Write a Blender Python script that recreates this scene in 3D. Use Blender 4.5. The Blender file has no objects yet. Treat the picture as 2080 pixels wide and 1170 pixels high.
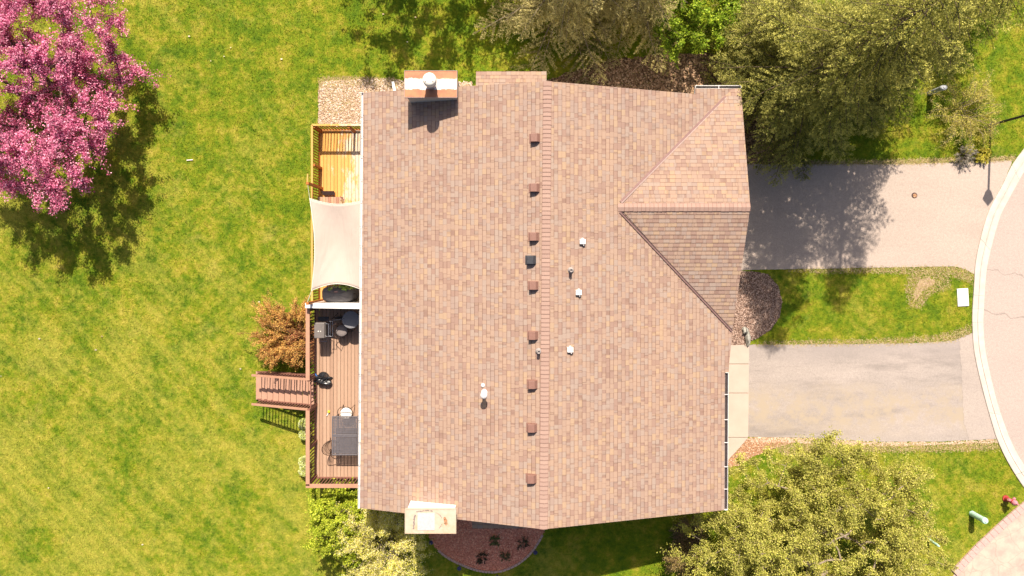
import bpy, math, random
import numpy as np
from mathutils import Vector, Matrix
random.seed(7); RNG = np.random.default_rng(11)
SC = bpy.context.scene
COL = SC.collection
# ------------------------------------------------------------------ camera, sky, sun, exposure
CAMH = 28.1; FPX = 1386.67; NX, NY = 1040.0, 525.0
cd = bpy.data.cameras.new('camera'); cam = bpy.data.objects.new('camera', cd); COL.objects.link(cam)
cam.location = (0, 0, CAMH); cam.rotation_euler = (0, 0, 0)
cd.sensor_width = 36; cd.lens = FPX/2080*36; cd.shift_y = -60/2080; cd.clip_end = 2000; cd.clip_start = 0.5
SC.camera = cam
SUN_EL = math.radians(49); 
w = bpy.data.worlds.new('World'); SC.world = w; w.use_nodes = True
wn = w.node_tree; bg = wn.nodes['Background']
sky = wn.nodes.new('ShaderNodeTexSky'); sky.sky_type = 'NISHITA'; sky.sun_disc = False
sky.sun_elevation = SUN_EL; sky.sun_rotation = math.radians(2); sky.air_density = 0.8; sky.dust_density = 4.0
wn.links.new(sky.outputs[0], bg.inputs[0]); bg.inputs[1].default_value = 0.070
ld = bpy.data.lights.new('sun', 'SUN'); ld.energy = 5.0; ld.angle = math.radians(0.5); ld.color = (1.0, 0.88, 0.73)
sun = bpy.data.objects.new('sun', ld); COL.objects.link(sun)
sd = Vector((-0.03, -0.87, -1.0)).normalized()
sun.rotation_euler = sd.to_track_quat('-Z', 'Y').to_euler(); sun.location = (0, 20, 40)
vs = SC.view_settings; vs.view_transform = 'Standard'; vs.look = 'None'; vs.gamma = 1; vs.exposure = 0.80

# ------------------------------------------------------------------ helpers
def S(z): return FPX/(CAMH-z)
def W(px, py, z=0.0):
    s = S(z); return Vector(((px-NX)/s, (NY-py)/s, z))
def tag(o, label=None, cat=None, group=None, kind=None):
    if label: o['label'] = label
    if cat: o['category'] = cat
    if group: o['group'] = group
    if kind: o['kind'] = kind
    return o
def empty(name, loc, label=None, cat=None, group=None):
    o = bpy.data.objects.new(name, None); COL.objects.link(o); o.location = loc; o.empty_display_size = 0.2
    return tag(o, label, cat, group)
def wloc(o):
    v = Vector((0, 0, 0))
    while o is not None: v += o.location; o = o.parent
    return v
def link(name, me, mat, parent=None, loc=None, smooth=False):
    """vertices are given in world space; loc/parent shift them to local space"""
    o = bpy.data.objects.new(name, me); COL.objects.link(o)
    if mat is not None:
        for m in (mat if isinstance(mat, (list, tuple)) else [mat]): me.materials.append(m)
    off = Vector((0, 0, 0))
    if parent is not None: o.parent = parent; off = wloc(parent)
    if loc is not None: o.location = Vector(loc)-off; off = Vector(loc)
    if off.length > 0: me.transform(Matrix.Translation(-off))
    if smooth: me.polygons.foreach_set('use_smooth', [True]*len(me.polygons))
    return o
class MB:
    def __init__(s): s.v = []; s.f = []; s.m = []; s.uv = None
    def add(s, vs, fs, m=0):
        k = len(s.v); s.v += [tuple(p) for p in vs]; s.f += [tuple(i+k for i in f) for f in fs]; s.m += [m]*len(fs); return s
    def box(s, x0, x1, y0, y1, z0, z1, m=0):
        return s.add([(x0,y0,z0),(x1,y0,z0),(x1,y1,z0),(x0,y1,z0),(x0,y0,z1),(x1,y0,z1),(x1,y1,z1),(x0,y1,z1)],
            [(0,3,2,1),(4,5,6,7),(0,1,5,4),(1,2,6,5),(2,3,7,6),(3,0,4,7)], m)
    def bar(s, a, b, w_, h_, m=0, up=(0,0,1)):
        a = Vector(a); b = Vector(b); d = (b-a).normalized(); u = Vector(up)
        if abs(d.dot(u)) > .98: u = Vector((0,1,0))
        r = d.cross(u).normalized(); u = r.cross(d).normalized()
        vs = [p+r*(sx*w_/2)+u*(sy*h_/2) for p in (a, b) for sx, sy in ((-1,-1),(1,-1),(1,1),(-1,1))]
        return s.add(vs, [(0,1,2,3),(7,6,5,4),(0,4,5,1),(1,5,6,2),(2,6,7,3),(3,7,4,0)], m)
    def prism(s, pts, z0, z1, m=0):
        n = len(pts); vs = [(p[0],p[1],z0) for p in pts]+[(p[0],p[1],z1) for p in pts]
        a = sum(pts[i][0]*pts[(i+1)%n][1]-pts[(i+1)%n][0]*pts[i][1] for i in range(n))
        fs = [tuple(range(n-1,-1,-1)), tuple(range(n,2*n))]+[(i,(i+1)%n,n+(i+1)%n,n+i) for i in range(n)]
        if a < 0: fs = [tuple(reversed(f)) for f in fs]
        return s.add(vs, fs, m)
    def tube(s, pts, rs, k=8, m=0, cap=True):
        pts = [Vector(p) for p in pts]; 
        if not isinstance(rs, (list, tuple)): rs = [rs]*len(pts)
        vs = []; n = len(pts); pr = None
        for i, p in enumerate(pts):
            d = (pts[min(i+1,n-1)]-pts[max(i-1,0)]).normalized()
            if pr is None: pr = d.orthogonal().normalized()
            pr = (pr-d*pr.dot(d)); pr = pr.normalized() if pr.length > 1e-6 else d.orthogonal().normalized()
            q = d.cross(pr)
            for j in range(k):
                a = 2*math.pi*j/k; vs.append(p+(pr*math.cos(a)+q*math.sin(a))*rs[i])
        fs = [(i*k+j, i*k+(j+1)%k, (i+1)*k+(j+1)%k, (i+1)*k+j) for i in range(n-1) for j in range(k)]
        if cap: fs += [tuple(range(k-1,-1,-1)), tuple((n-1)*k+j for j in range(k))]
        return s.add(vs, fs, m)
    def lathe(s, c, prof, k=20, m=0, sx=1, sy=1):
        vs = []; n = len(prof)
        for r, z in prof:
            for j in range(k):
                a = 2*math.pi*j/k; vs.append((c[0]+r*sx*math.cos(a), c[1]+r*sy*math.sin(a), c[2]+z))
        fs = [(i*k+j, i*k+(j+1)%k, (i+1)*k+(j+1)%k, (i+1)*k+j) for i in range(n-1) for j in range(k)]
        fs += [tuple(range(k-1,-1,-1)), tuple((n-1)*k+j for j in range(k))]
        return s.add(vs, fs, m)
    def rot(s, c, a, start=0):
        ca, sa = math.cos(a), math.sin(a)
        for i in range(start, len(s.v)):
            x, y, z = s.v[i]; x -= c[0]; y -= c[1]; s.v[i] = (c[0]+x*ca-y*sa, c[1]+x*sa+y*ca, z)
        return s
    def build(s, name, mat, parent=None, loc=None, smooth=False, bevel=0):
        me = bpy.data.meshes.new(name); me.from_pydata(s.v, [], s.f); me.update()
        if any(s.m): me.polygons.foreach_set('material_index', s.m)
        if s.uv is not None:
            ul = me.uv_layers.new(name='UVMap'); k = 0
            for f in s.f:
                for i in f: ul.data[k].uv = s.uv[i]; k += 1
        o = link(name, me, mat, parent, loc, smooth)
        if bevel:
            b = o.modifiers.new('bevel', 'BEVEL'); b.width = bevel; b.segments = 2; b.limit_method = 'ANGLE'
        return o

# ------------------------------------------------------------------ materials
class NT:
    def __init__(s, name, rough=0.8, metal=0.0, spec=0.3):
        s.m = bpy.data.materials.new(name); s.m.use_nodes = True; s.t = s.m.node_tree
        s.b = s.t.nodes['Principled BSDF']; s.b.inputs['Roughness'].default_value = rough
        s.b.inputs['Metallic'].default_value = metal; s.b.inputs['Specular IOR Level'].default_value = spec
    def n(s, ty, props=None, **inp):
        nd = s.t.nodes.new('ShaderNode'+ty)
        for k, v in (props or {}).items(): setattr(nd, k, v)
        for k, v in inp.items():
            k = k.replace('_', ' ') if not k[1:].isdigit() else k
            i = nd.inputs[int(k[1:])] if k[0] == 'i' and k[1:].isdigit() else nd.inputs[k]
            s.set(i, v)
        return nd
    def set(s, i, v):
        if isinstance(v, bpy.types.NodeSocket): s.t.links.new(v, i)
        elif isinstance(v, bpy.types.Node): s.t.links.new(v.outputs[0], i)
        elif isinstance(v, (tuple, list)) and len(v) == 3 and i.type == 'RGBA': i.default_value = (*v, 1)
        else: i.default_value = v
    def pos(s): return s.n('NewGeometry').outputs['Position']
    def map(s, vec, sc=(1,1,1), rot=(0,0,0), loc=(0,0,0)):
        return s.n('Mapping', i0=vec, i1=loc, i2=rot, i3=sc).outputs[0]
    def noise(s, vec, scale, detail=4, rough=.6, dist=0):
        return s.n('TexNoise', Vector=vec, Scale=float(scale), Detail=float(detail), Roughness=rough, Distortion=float(dist)).outputs['Fac']
    def ramp(s, fac, stops, const=False):
        r = s.n('ValToRGB', i0=fac); e = r.color_ramp.elements
        if const: r.color_ramp.interpolation = 'CONSTANT'
        while len(e) < len(stops): e.new(.5)
        for q, (p, c) in zip(e, stops): q.position = p; q.color = (*c, 1) if len(c) == 3 else c
        return r.outputs[0]
    def step(s, fac, a, b): return s.ramp(fac, [(a, (0,0,0)), (b, (1,1,1))])
    def mix(s, f, a, b, mode='MIX'):
        nd = s.n('MixRGB', {'blend_type': mode}); s.set(nd.inputs[0], f); s.set(nd.inputs[1], a); s.set(nd.inputs[2], b); return nd.outputs[0]
    def math(s, op, a, b=0.0): return s.n('Math', {'operation': op}, i0=a, i1=b).outputs[0]
    def color(s, c): s.set(s.b.inputs['Base Color'], c); return s
    def bump(s, h, dist=.01, strength=1.0):
        b = s.n('Bump', Strength=strength, Distance=dist, Height=h); s.t.links.new(b.outputs[0], s.b.inputs['Normal']); return s
def pm(name, c1, c2=None, scale=3, rough=.7, metal=0, bump=0, bscale=40, spec=.3, detail=5, stretch=(1,1,1)):
    n = NT(name, rough, metal, spec)
    c2 = c2 or tuple(x*.8 for x in c1)
    p = n.map(n.pos(), stretch)
    f = n.noise(p, scale, detail, .65)
    n.color(n.mix(n.step(f, .35, .65), c1, c2))
    if bump: n.bump(n.noise(p, bscale, 3), bump)
    return n.m

def mat_shingle():
    n = NT('shingle', .92, 0, .15)
    uv = n.n('UVMap', {'uv_map': 'UVMap'}).outputs[0]; sp = n.n('SeparateXYZ', i0=uv)
    row = n.math('FLOOR', n.math('DIVIDE', sp.outputs[1], .143))
    c = n.n('CombineXYZ', i0=n.math('DIVIDE', sp.outputs[0], .19), i1=n.math('ADD', n.math('MULTIPLY', row, 7.31), .5)).outputs[0]
    vo = n.n('TexVoronoi', {'voronoi_dimensions': '2D'}, Vector=c, Scale=1.0, Randomness=.75)
    rr = n.n('SeparateColor', i0=vo.outputs['Color']).outputs[0]
    col = n.ramp(rr, [(0.00, (0.323,0.230,0.183)), (0.14, (0.285,0.194,0.160)), (0.32, (0.340,0.242,0.190)), (0.50, (0.320,0.247,0.210)), (0.66, (0.358,0.256,0.183)), (0.76, (0.302,0.226,0.194)), (0.88, (0.328,0.233,0.184))], True)
    # a soft second tone over whole shingles, weathering
    big = n.noise(n.pos(), .35, 4); col = n.mix(n.step(big, .3, .7), col, n.mix(1.0, col, (1.07,1.04,1.0), 'MULTIPLY'))
    gr = n.noise(n.pos(), 90, 3, .7); col = n.mix(.55, col, n.mix(1.0, col, n.ramp(gr, [(.3, (.78,.78,.78)), (.7, (1.2,1.19,1.17))]), 'MULTIPLY'))
    ed = n.n('TexVoronoi', {'voronoi_dimensions': '2D', 'feature': 'DISTANCE_TO_EDGE'}, Vector=c, Scale=1.0, Randomness=.75).outputs['Distance']
    col = n.mix(n.ramp(ed, [(.02, (1,1,1)), (.08, (0,0,0))]), col, n.mix(1.0, col, (.84,.81,.80), 'MULTIPLY'))
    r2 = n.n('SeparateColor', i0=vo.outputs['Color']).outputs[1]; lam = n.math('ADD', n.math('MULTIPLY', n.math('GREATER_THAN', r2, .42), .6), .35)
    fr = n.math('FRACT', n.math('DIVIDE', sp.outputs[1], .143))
    col = n.mix(n.math('MULTIPLY', n.ramp(fr, [(.0, (1,1,1)), (.10, (.9,.9,.9)), (.20, (0,0,0))]), lam), col, n.mix(1.0, col, (.60,.53,.50), 'MULTIPLY'))  # shadow line of the course step put into the colour, with the dark shingle edge
    n.color(col); n.bump(n.mix(.25, rr, gr), .006); return n.m
M = {}
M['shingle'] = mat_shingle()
def mat_cap():
    n = NT('ridge_shingle', .92, 0, .15); uv = n.n('UVMap', {'uv_map': 'UVMap'}).outputs[0]; sp = n.n('SeparateXYZ', i0=uv)
    row = n.math('FLOOR', n.math('DIVIDE', sp.outputs[0], .143)); r_ = n.n('TexWhiteNoise', {'noise_dimensions': '1D'}, W=row).outputs[0]
    c = n.ramp(r_, [(0, (.315,.210,.175)), (.35, (.35,.238,.197)), (.7, (.335,.226,.188)), (1, (.37,.254,.208))])
    fr = n.math('FRACT', n.math('DIVIDE', sp.outputs[0], .143)); c = n.mix(n.ramp(fr, [(.0, (.9,.9,.9)), (.20, (0,0,0))]), c, (.20,.115,.09))  # butt shadow of each cap painted in, together with its dark cut edge
    ed = n.math('ABSOLUTE', sp.outputs[1]); c = n.mix(n.ramp(ed, [(.118, (0,0,0)), (.14, (.6,.6,.6))]), c, (.22,.13,.10))
    n.color(c); n.bump(n.noise(n.pos(), 90, 3, .7), .003); return n.m

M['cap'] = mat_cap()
M['valley'] = pm('valley_metal', (.25,.155,.14), (.21,.125,.115), 8, .5, .15)
M['valley_light'] = pm('valley_metal_bright', (.42,.31,.285), (.37,.27,.25), 8, .45, .15)
M['fascia'] = pm('white_trim', (.72,.69,.67), (.62,.60,.58), 4, .5)
M['siding'] = pm('wall_siding', (.50,.47,.44), (.44,.41,.39), 2, .8)
M['white'] = pm('white_paint', (.80,.79,.78), (.72,.70,.69), 3, .45)
M['glass'] = pm('window_glass', (.03,.035,.04), (.05,.055,.06), 1, .08, 0, spec=.8)
M['vent'] = pm('vent_brown', (.24,.13,.105), (.215,.115,.09), 12, .5)
M['ventblack'] = pm('vent_black', (.05,.052,.062), (.035,.037,.045), 9, .5)
M['pipe'] = pm('pipe_grey', (.42,.38,.36), (.30,.27,.26), 20, .5, .2)
M['pipewhite'] = pm('pipe_white', (.70,.68,.68), (.55,.53,.53), 20, .5)
M['dark'] = pm('dark_void', (.012,.011,.012), (.02,.018,.018), 9, .9)
M['gutter_in'] = pm('gutter_inside', (.06,.045,.045), (.035,.025,.025), 6, .8)
M['steel'] = pm('galvanised', (.55,.56,.58), (.45,.46,.48), 18, .35, .7)
M['black'] = pm('black_metal', (.022,.022,.026), (.035,.034,.038), 14, .4, .2)
M['chrome'] = pm('chrome', (.65,.65,.67), (.55,.55,.58), 10, .22, .9)
M['greycover'] = pm('grey_cover', (.15,.14,.145), (.12,.115,.12), 6, .7, bump=.02, bscale=6)
M['tablegrey'] = pm('grey_cloth', (.20,.20,.22), (.17,.17,.19), 12, .8, bump=.004, bscale=60)
M['lid'] = pm('grill_enamel', (.17,.15,.14), (.14,.125,.12), 8, .4)
M['lattice'] = pm('table_metal', (.16,.145,.155), (.13,.12,.13), 10, .45, .3)
M['chairbrown'] = pm('chair_metal', (.07,.04,.03), (.05,.03,.025), 10, .5, .2)
M['cushion'] = pm('cushion', (.78,.74,.68), (.70,.66,.60), 10, .9, bump=.01, bscale=14)
M['seatgrey'] = pm('seat_pad', (.22,.185,.18), (.18,.155,.15), 20, .9)
M['bark'] = pm('bark', (.15,.11,.07), (.095,.07,.045), 9, .95, bump=.02, bscale=18, stretch=(1,1,.3))
M['barkgrey'] = pm('bark_grey', (.32,.26,.19), (.22,.175,.13), 9, .95, bump=.02, bscale=18)
M['stone'] = pm('grey_stone', (.36,.35,.31), (.26,.25,.22), 7, .9, bump=.03, bscale=12)
M['mint'] = pm('mint_plastic', (.45,.66,.56), (.40,.60,.52), 6, .5)
M['pedestal'] = pm('grey_plastic', (.42,.44,.47), (.36,.38,.40), 6, .5)
M['red'] = pm('hydrant_red', (.42,.055,.05), (.32,.04,.04), 12, .45)
M['pink'] = pm('faded_pink', (.50,.12,.17), (.62,.30,.33), 18, .6)
M['yellow'] = pm('yellow_plastic', (.75,.60,.03), (.65,.5,.03), 10, .4)
M['blue'] = pm('blue_plastic', (.03,.18,.55), (.02,.14,.45), 10, .4)
M['navy'] = pm('navy_lamp', (.04,.04,.12), (.06,.06,.15), 10, .3, .3)
M['concrete'] = pm('concrete', (.465,.385,.325), (.425,.35,.295), 1.3, .9, bump=.003, bscale=90)
M['kerb'] = pm('kerb_concrete', (.56,.50,.45), (.48,.425,.38), 3, .9, bump=.004, bscale=70)
M['cedar'] = pm('cedar_rail', (.62,.30,.09), (.50,.20,.05), 5, .6, stretch=(1,1,1))
M['cedardark'] = pm('cedar_post', (.42,.15,.03), (.34,.11,.025), 6, .6)
M['brownrail'] = pm('brown_rail', (.42,.235,.155), (.38,.205,.135), 5, .6)
M['browndark'] = pm('brown_baluster', (.22,.10,.075), (.18,.08,.06), 8, .6)
M['rope'] = pm('rope', (.55,.52,.45), (.4,.38,.33), 30, .9)
M['bag'] = pm('black_bag', (.012,.012,.014), (.02,.02,.022), 8, .18, spec=.8)
M['terracotta'] = pm('pale_pot', (.55,.42,.32), (.48,.36,.27), 10, .8)
M['panelbrown'] = pm('brown_panel', (.07,.045,.045), (.055,.035,.035), 10, .7)

def mat_boards(name, ramp, pitch, x0, worn=None):
    n = NT(name, .7); p = n.pos(); sp = n.n('SeparateXYZ', i0=p)
    row = n.math('FLOOR', n.math('DIVIDE', n.math('SUBTRACT', sp.outputs[0], x0), pitch))
    wn_ = n.n('TexWhiteNoise', {'noise_dimensions': '1D'}, W=row).outputs[0]
    c = n.ramp(wn_, ramp)
    gr = n.noise(n.map(p, (22, 2.2, 1)), 3, 4, .7)
    c = n.mix(.5, c, n.mix(1.0, c, n.ramp(gr, [(.3, (.72,.70,.68)), (.7, (1.2,1.2,1.2))]), 'MULTIPLY'))
    if worn:
        d = n.noise(n.map(p, (2.2, 1.0, 1), loc=(3,1,0)), 1.5, 6, .72); xs = n.math('MULTIPLY', n.math('ADD', sp.outputs[0], 6.7), .22)
        f = n.step(n.math('ADD', d, xs), .50, .62); c = n.mix(n.math('MULTIPLY', f, .9), c, worn)
    n.color(c); n.bump(gr, .003); return n.m
M['deckorange'] = mat_boards('cedar_boards', [(0, (.58,.295,.075)), (.5, (.66,.355,.105)), (1, (.60,.315,.09))], .14, -7.6, (.60,.50,.40))
M['deckbrown'] = mat_boards('composite_boards', [(0, (.34,.215,.150)), (.5, (.385,.25,.175)), (1, (.42,.275,.195))], .14, -7.76)
M['treadbrown'] = pm('composite_tread', (.42,.245,.175), (.38,.22,.155), 3, .7)

def grass_color(n, p):
    a = n.noise(p, .30, 6, .62); b = n.noise(n.map(p, (1,1,1), loc=(31,7,0)), .95, 7, .72); m_ = n.noise(n.map(p, loc=(3,19,0)), 3.4, 5, .7); c = n.noise(p, 9, 5, .75); d = n.noise(p, 30, 3, .7)
    b = n.math('ADD', n.math('MULTIPLY', b, .65), n.math('MULTIPLY', m_, .35))
    col = n.ramp(b, [(.38, (.070,.130,.008)), (.45, (.112,.172,.009)), (.50, (.160,.205,.012)), (.55, (.225,.232,.020)), (.61, (.32,.275,.045)), (.68, (.42,.33,.11))])
    sp = n.n('SeparateXYZ', i0=p); x, y = sp.outputs[0], sp.outputs[1]
    # straw-dry turf: toward the lower left, on the strips by the driveways, and in streaks left by mowing
    dry = n.math('MULTIPLY', n.math('ADD', n.math('MULTIPLY', x, -1.0), n.math('MULTIPLY', y, -.8)), .0105)
    tr = n.noise(n.map(n.map(p, rot=(0,0,math.radians(46))), (.16, 2.2, 1)), 1.0, 3, .55)
    east = n.math('MULTIPLY', n.ramp(n.math('MULTIPLY', x, .05), [(.40, (0,0,0)), (.52, (1,1,1))]), .19)
    k = n.math('ADD', n.math('ADD', dry, east), n.math('ADD', n.math('MULTIPLY', n.math('SUBTRACT', tr, .5), .6), n.math('ADD', n.math('MULTIPLY', n.math('SUBTRACT', m_, .5), .9), n.math('MULTIPLY', n.math('SUBTRACT', a, .5), 1.1))))
    col = n.mix(n.math('MULTIPLY', n.step(k, .06, .44), .7), col, (.37,.325,.07))
    col = n.mix(n.math('MULTIPLY', n.step(n.noise(n.map(p, loc=(9,44,0)), .7, 7, .75), .57, .72), .6), col, (.38,.31,.09))
    col = n.mix(n.math('MULTIPLY', n.step(n.noise(n.map(p, loc=(70,4,0)), 1.1, 7, .75), .56, .70), .35), col, (.12,.175,.045))
    tr2 = n.noise(n.map(n.map(p, rot=(0,0,math.radians(47))), (.05, 2.6, 1)), 1.0, 3, .55)
    west = n.ramp(n.math('MULTIPLY', x, -.05), [(.42, (0,0,0)), (.75, (1,1,1))])
    col = n.mix(n.math('MULTIPLY', n.step(tr2, .50, .60), n.math('MULTIPLY', west, .55)), col, n.mix(1.0, col, (.66,.78,.5), 'MULTIPLY'))
    col = n.mix(1.0, col, n.ramp(c, [(.25, (.66,.68,.6)), (.5, (1,1,1)), (.75, (1.3,1.25,1.35))]), 'MULTIPLY')
    col = n.mix(1.0, col, n.ramp(d, [(.28, (.72,.74,.7)), (.5, (1,1,1)), (.72, (1.25,1.22,1.3))]), 'MULTIPLY')
    return n.mix(1.0, col, (1.04,1.08,.80), 'MULTIPLY')
def mat_grass(name, blade=False):
    n = NT(name, .85, 0, .15); p = n.pos(); col = grass_color(n, p)
    if blade:
        at = n.n('Attribute', {'attribute_name': 'Col'}).outputs['Color']; col = n.mix(1.0, col, at, 'MULTIPLY')
        n.color(col)
    else:
        n.color(col); n.bump(n.noise(p, 22, 5, .8), .05)
    return n.m
M['lawn'] = mat_grass('lawn_grass'); M['blade'] = mat_grass('grass_blades', True)

def mat_asphalt(name, c1, c2, stain=0, sc=.6, cracks=False, band=False):
    n = NT(name, .93, 0, .2); p = n.pos()
    a = n.noise(n.map(p, (.35,1.2,1)), sc, 6, .6); g = n.noise(p, 45, 4, .8); g2 = n.noise(p, 11, 4, .7)
    col = n.mix(n.step(a, .35, .65), c1, c2)
    col = n.mix(1.0, col, n.ramp(g, [(.3, (.72,.72,.73)), (.7, (1.26,1.25,1.22))]), 'MULTIPLY')
    col = n.mix(1.0, col, n.ramp(g2, [(.3, (.92,.92,.92)), (.7, (1.08,1.08,1.07))]), 'MULTIPLY')
    if stain:
        st = n.noise(n.map(p, (.22,1.1,1), loc=(4,2,0)), 1.0, 7, .7)
        col = n.mix(n.math('MULTIPLY', n.step(st, .5, .66), stain), col, tuple(x*.62 for x in c2))
    if band:
        sp = n.n('SeparateXYZ', i0=p); yy = n.math('ADD', sp.outputs[1], n.math('MULTIPLY', n.math('SUBTRACT', n.noise(n.map(p, (.5,1,1)), .9, 5, .7), .5), 1.6))
        m1 = n.ramp(n.math('MULTIPLY', yy, -.1), [(.50, (0,0,0)), (.58, (1,1,1)), (.66, (1,1,1)), (.74, (0,0,0))]); m2 = n.ramp(n.math('MULTIPLY', yy, -.1), [(.34, (1,1,1)), (.44, (0,0,0))])
        m3 = n.step(n.noise(n.map(p, loc=(8,3,0)), 1.6, 6, .75), .42, .58)
        col = n.mix(n.math('MULTIPLY', m1, m3), col, (.36,.30,.235)); col = n.mix(n.math('MULTIPLY', m2, .6), col, (.30,.262,.25))
    if cracks:
        dp = n.n('VectorMath', {'operation': 'ADD'}, i0=p, i1=n.n('TexNoise', Vector=p, Scale=1.2, Detail=5.0).outputs['Color']).outputs[0]
        e = n.n('TexVoronoi', {'feature': 'DISTANCE_TO_EDGE'}, Vector=n.map(dp, (1,1,0)), Scale=.16).outputs['Distance']
        col = n.mix(n.math('MULTIPLY', n.ramp(e, [(.0, (1,1,1)), (.0035, (0,0,0))]), .5), col, (.12,.10,.09))
    n.color(col); n.bump(g, .006); return n.m
M['drive_up'] = mat_asphalt('aged_asphalt_warm', (.43,.358,.315), (.395,.328,.288), .12)
M['drive_low'] = mat_asphalt('aged_asphalt_grey', (.375,.325,.30), (.30,.263,.245), .55, .8, False, True)
M['road'] = mat_asphalt('road_asphalt', (.41,.345,.315), (.385,.32,.295), 0, .3, True)
M['apron'] = mat_asphalt('apron_asphalt', (.385,.33,.30), (.36,.31,.285), .2)
def mat_pebble(name, cols, scale, base, rnd=1.0, gap=.3):
    n = NT(name, .95, 0, .2); p = n.map(n.pos(), (1,1,1))
    v = n.n('TexVoronoi', {'voronoi_dimensions': '2D'}, Vector=p, Scale=float(scale), Randomness=rnd)
    r = n.n('SeparateColor', i0=v.outputs['Color']).outputs[0]; k = len(cols)
    c = n.ramp(r, [(i/k, q) for i, q in enumerate(cols)], True)
    c = n.mix(n.step(v.outputs['Distance'], gap, gap+.35), c, base)
    c = n.mix(n.math('MULTIPLY', n.step(n.noise(p, 1.1, 6, .7), .45, .65), .45), c, base)
    n.color(c); n.bump(n.math('SUBTRACT', 1.0, v.outputs['Distance']), .03); return n.m
M['rock'] = mat_pebble('river_rock', [(.62,.47,.36), (.48,.36,.27), (.70,.60,.52), (.40,.27,.18), (.56,.40,.27)], 17, (.27,.17,.10))
M['gravel'] = mat_pebble('brown_gravel', [(.24,.15,.115), (.34,.23,.18), (.17,.105,.08), (.42,.30,.24), (.20,.13,.10)], 20, (.10,.06,.045))
M['mulchred'] = mat_pebble('red_mulch', [(.56,.22,.15), (.64,.27,.18), (.46,.165,.115), (.62,.30,.22)], 22, (.42,.15,.10))
M['mulchtan'] = mat_pebble('orange_soil', [(.38,.22,.13), (.33,.19,.11), (.45,.29,.18), (.30,.17,.10)], 14, (.38,.19,.10))
M['leaflitter'] = mat_pebble('leaf_litter', [(.20,.12,.07), (.28,.17,.10), (.13,.08,.05), (.36,.24,.15)], 15, (.07,.045,.028))
M['baresoil'] = pm('bare_soil', (.46,.33,.23), (.38,.26,.16), 4, .95, bump=.01)
def mat_stamped():
    n = NT('stamped_concrete', .85, 0, .25); p = n.map(n.pos(), (1,1,0))
    dp = n.n('VectorMath', {'operation': 'ADD'}, i0=p, i1=n.n('VectorMath', {'operation': 'SCALE'}, i0=n.n('TexNoise', Vector=p, Scale=2.5, Detail=3.0).outputs['Color'], Scale=.25).outputs[0]).outputs[0]
    e = n.n('TexVoronoi', {'feature': 'DISTANCE_TO_EDGE'}, Vector=dp, Scale=1.5).outputs['Distance']
    f = n.noise(p, 1.6, 6, .7); c = n.mix(n.step(f, .4, .62), (.50,.405,.335), (.43,.31,.27))
    c = n.mix(n.math('MULTIPLY', n.ramp(e, [(0, (1,1,1)), (.022, (0,0,0))]), .55), c, (.28,.22,.19))
    n.color(c); n.bump(e, .01); return n.m
M['stamped'] = mat_stamped()
M['brickband'] = pm('pink_border', (.52,.36,.33), (.44,.29,.265), 12, .9)
def mat_leaf(name, trans=.25, rough=.6):
    n = NT(name, rough, 0, .25)
    at = n.n('Attribute', {'attribute_name': 'Col'}).outputs['Color']; n.color(at)
    tr = n.n('BsdfTranslucent', Color=at); mx = n.n('MixShader'); n.set(mx.inputs[0], trans)
    out = n.t.nodes['Material Output']; n.t.links.new(n.b.outputs[0], mx.inputs[1]); n.t.links.new(tr.outputs[0], mx.inputs[2]); n.t.links.new(mx.outputs[0], out.inputs[0])
    return n.m
M['leaf'] = mat_leaf('leaf_foliage', .28); M['needle'] = mat_leaf('needle_foliage', .30); M['petal'] = mat_leaf('blossom_petals', .2)

def mat_cap_rust():
    n = NT('rusty_cap', .55, .1); p = n.pos(); sp = n.n('SeparateXYZ', i0=p)
    nz = n.noise(p, 5, 6, .7); yy = n.math('ADD', sp.outputs[1], n.math('MULTIPLY', n.math('SUBTRACT', nz, .5), .22))
    band = n.ramp(n.math('MULTIPLY', n.math('SUBTRACT', yy, 5.40), 1.0), [(.28, (0,0,0)), (.31, (1,1,1)), (.62, (1,1,1)), (.66, (0,0,0))])
    rust = n.mix(n.step(n.noise(p, 3, 5), .4, .62), (.36,.15,.085), (.46,.20,.10))
    n.color(n.mix(band, rust, (.74,.68,.64))); return n.m
M['caprust'] = mat_cap_rust()
def mat_cap_pale():
    n = NT('pale_cap', .5, .05); p = n.pos(); sp = n.n('SeparateXYZ', i0=p)
    f = n.noise(p, 4, 6, .7); c = n.mix(n.step(f, .4, .65), (.50,.40,.30), (.53,.45,.37))
    c = n.mix(n.math('MULTIPLY', n.step(n.noise(p, 1.8, 3), .55, .7), .6), c, (.50,.30,.14)); n.color(c); return n.m
M['cappale'] = mat_cap_pale()
M['cappatch'] = pm('patch_metal', (.50,.51,.53), (.42,.42,.44), 22, .45, .1)
M['capsmear'] = pm('sealant', (.17,.145,.14), (.25,.21,.20), 16, .8)
def mat_sail():
    n = NT('sail_fabric', .85, 0, .2); p = n.pos()
    n.color(n.mix(n.step(n.noise(p, 1.2, 4), .4, .6), (.43,.355,.31), (.45,.375,.33)))
    a = n.noise(n.map(p, (3.2, .7, 1), rot=(0,0,math.radians(-38))), 1.4, 3, .5)
    n.bump(a, .04); return n.m
M['sail'] = mat_sail()

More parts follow.
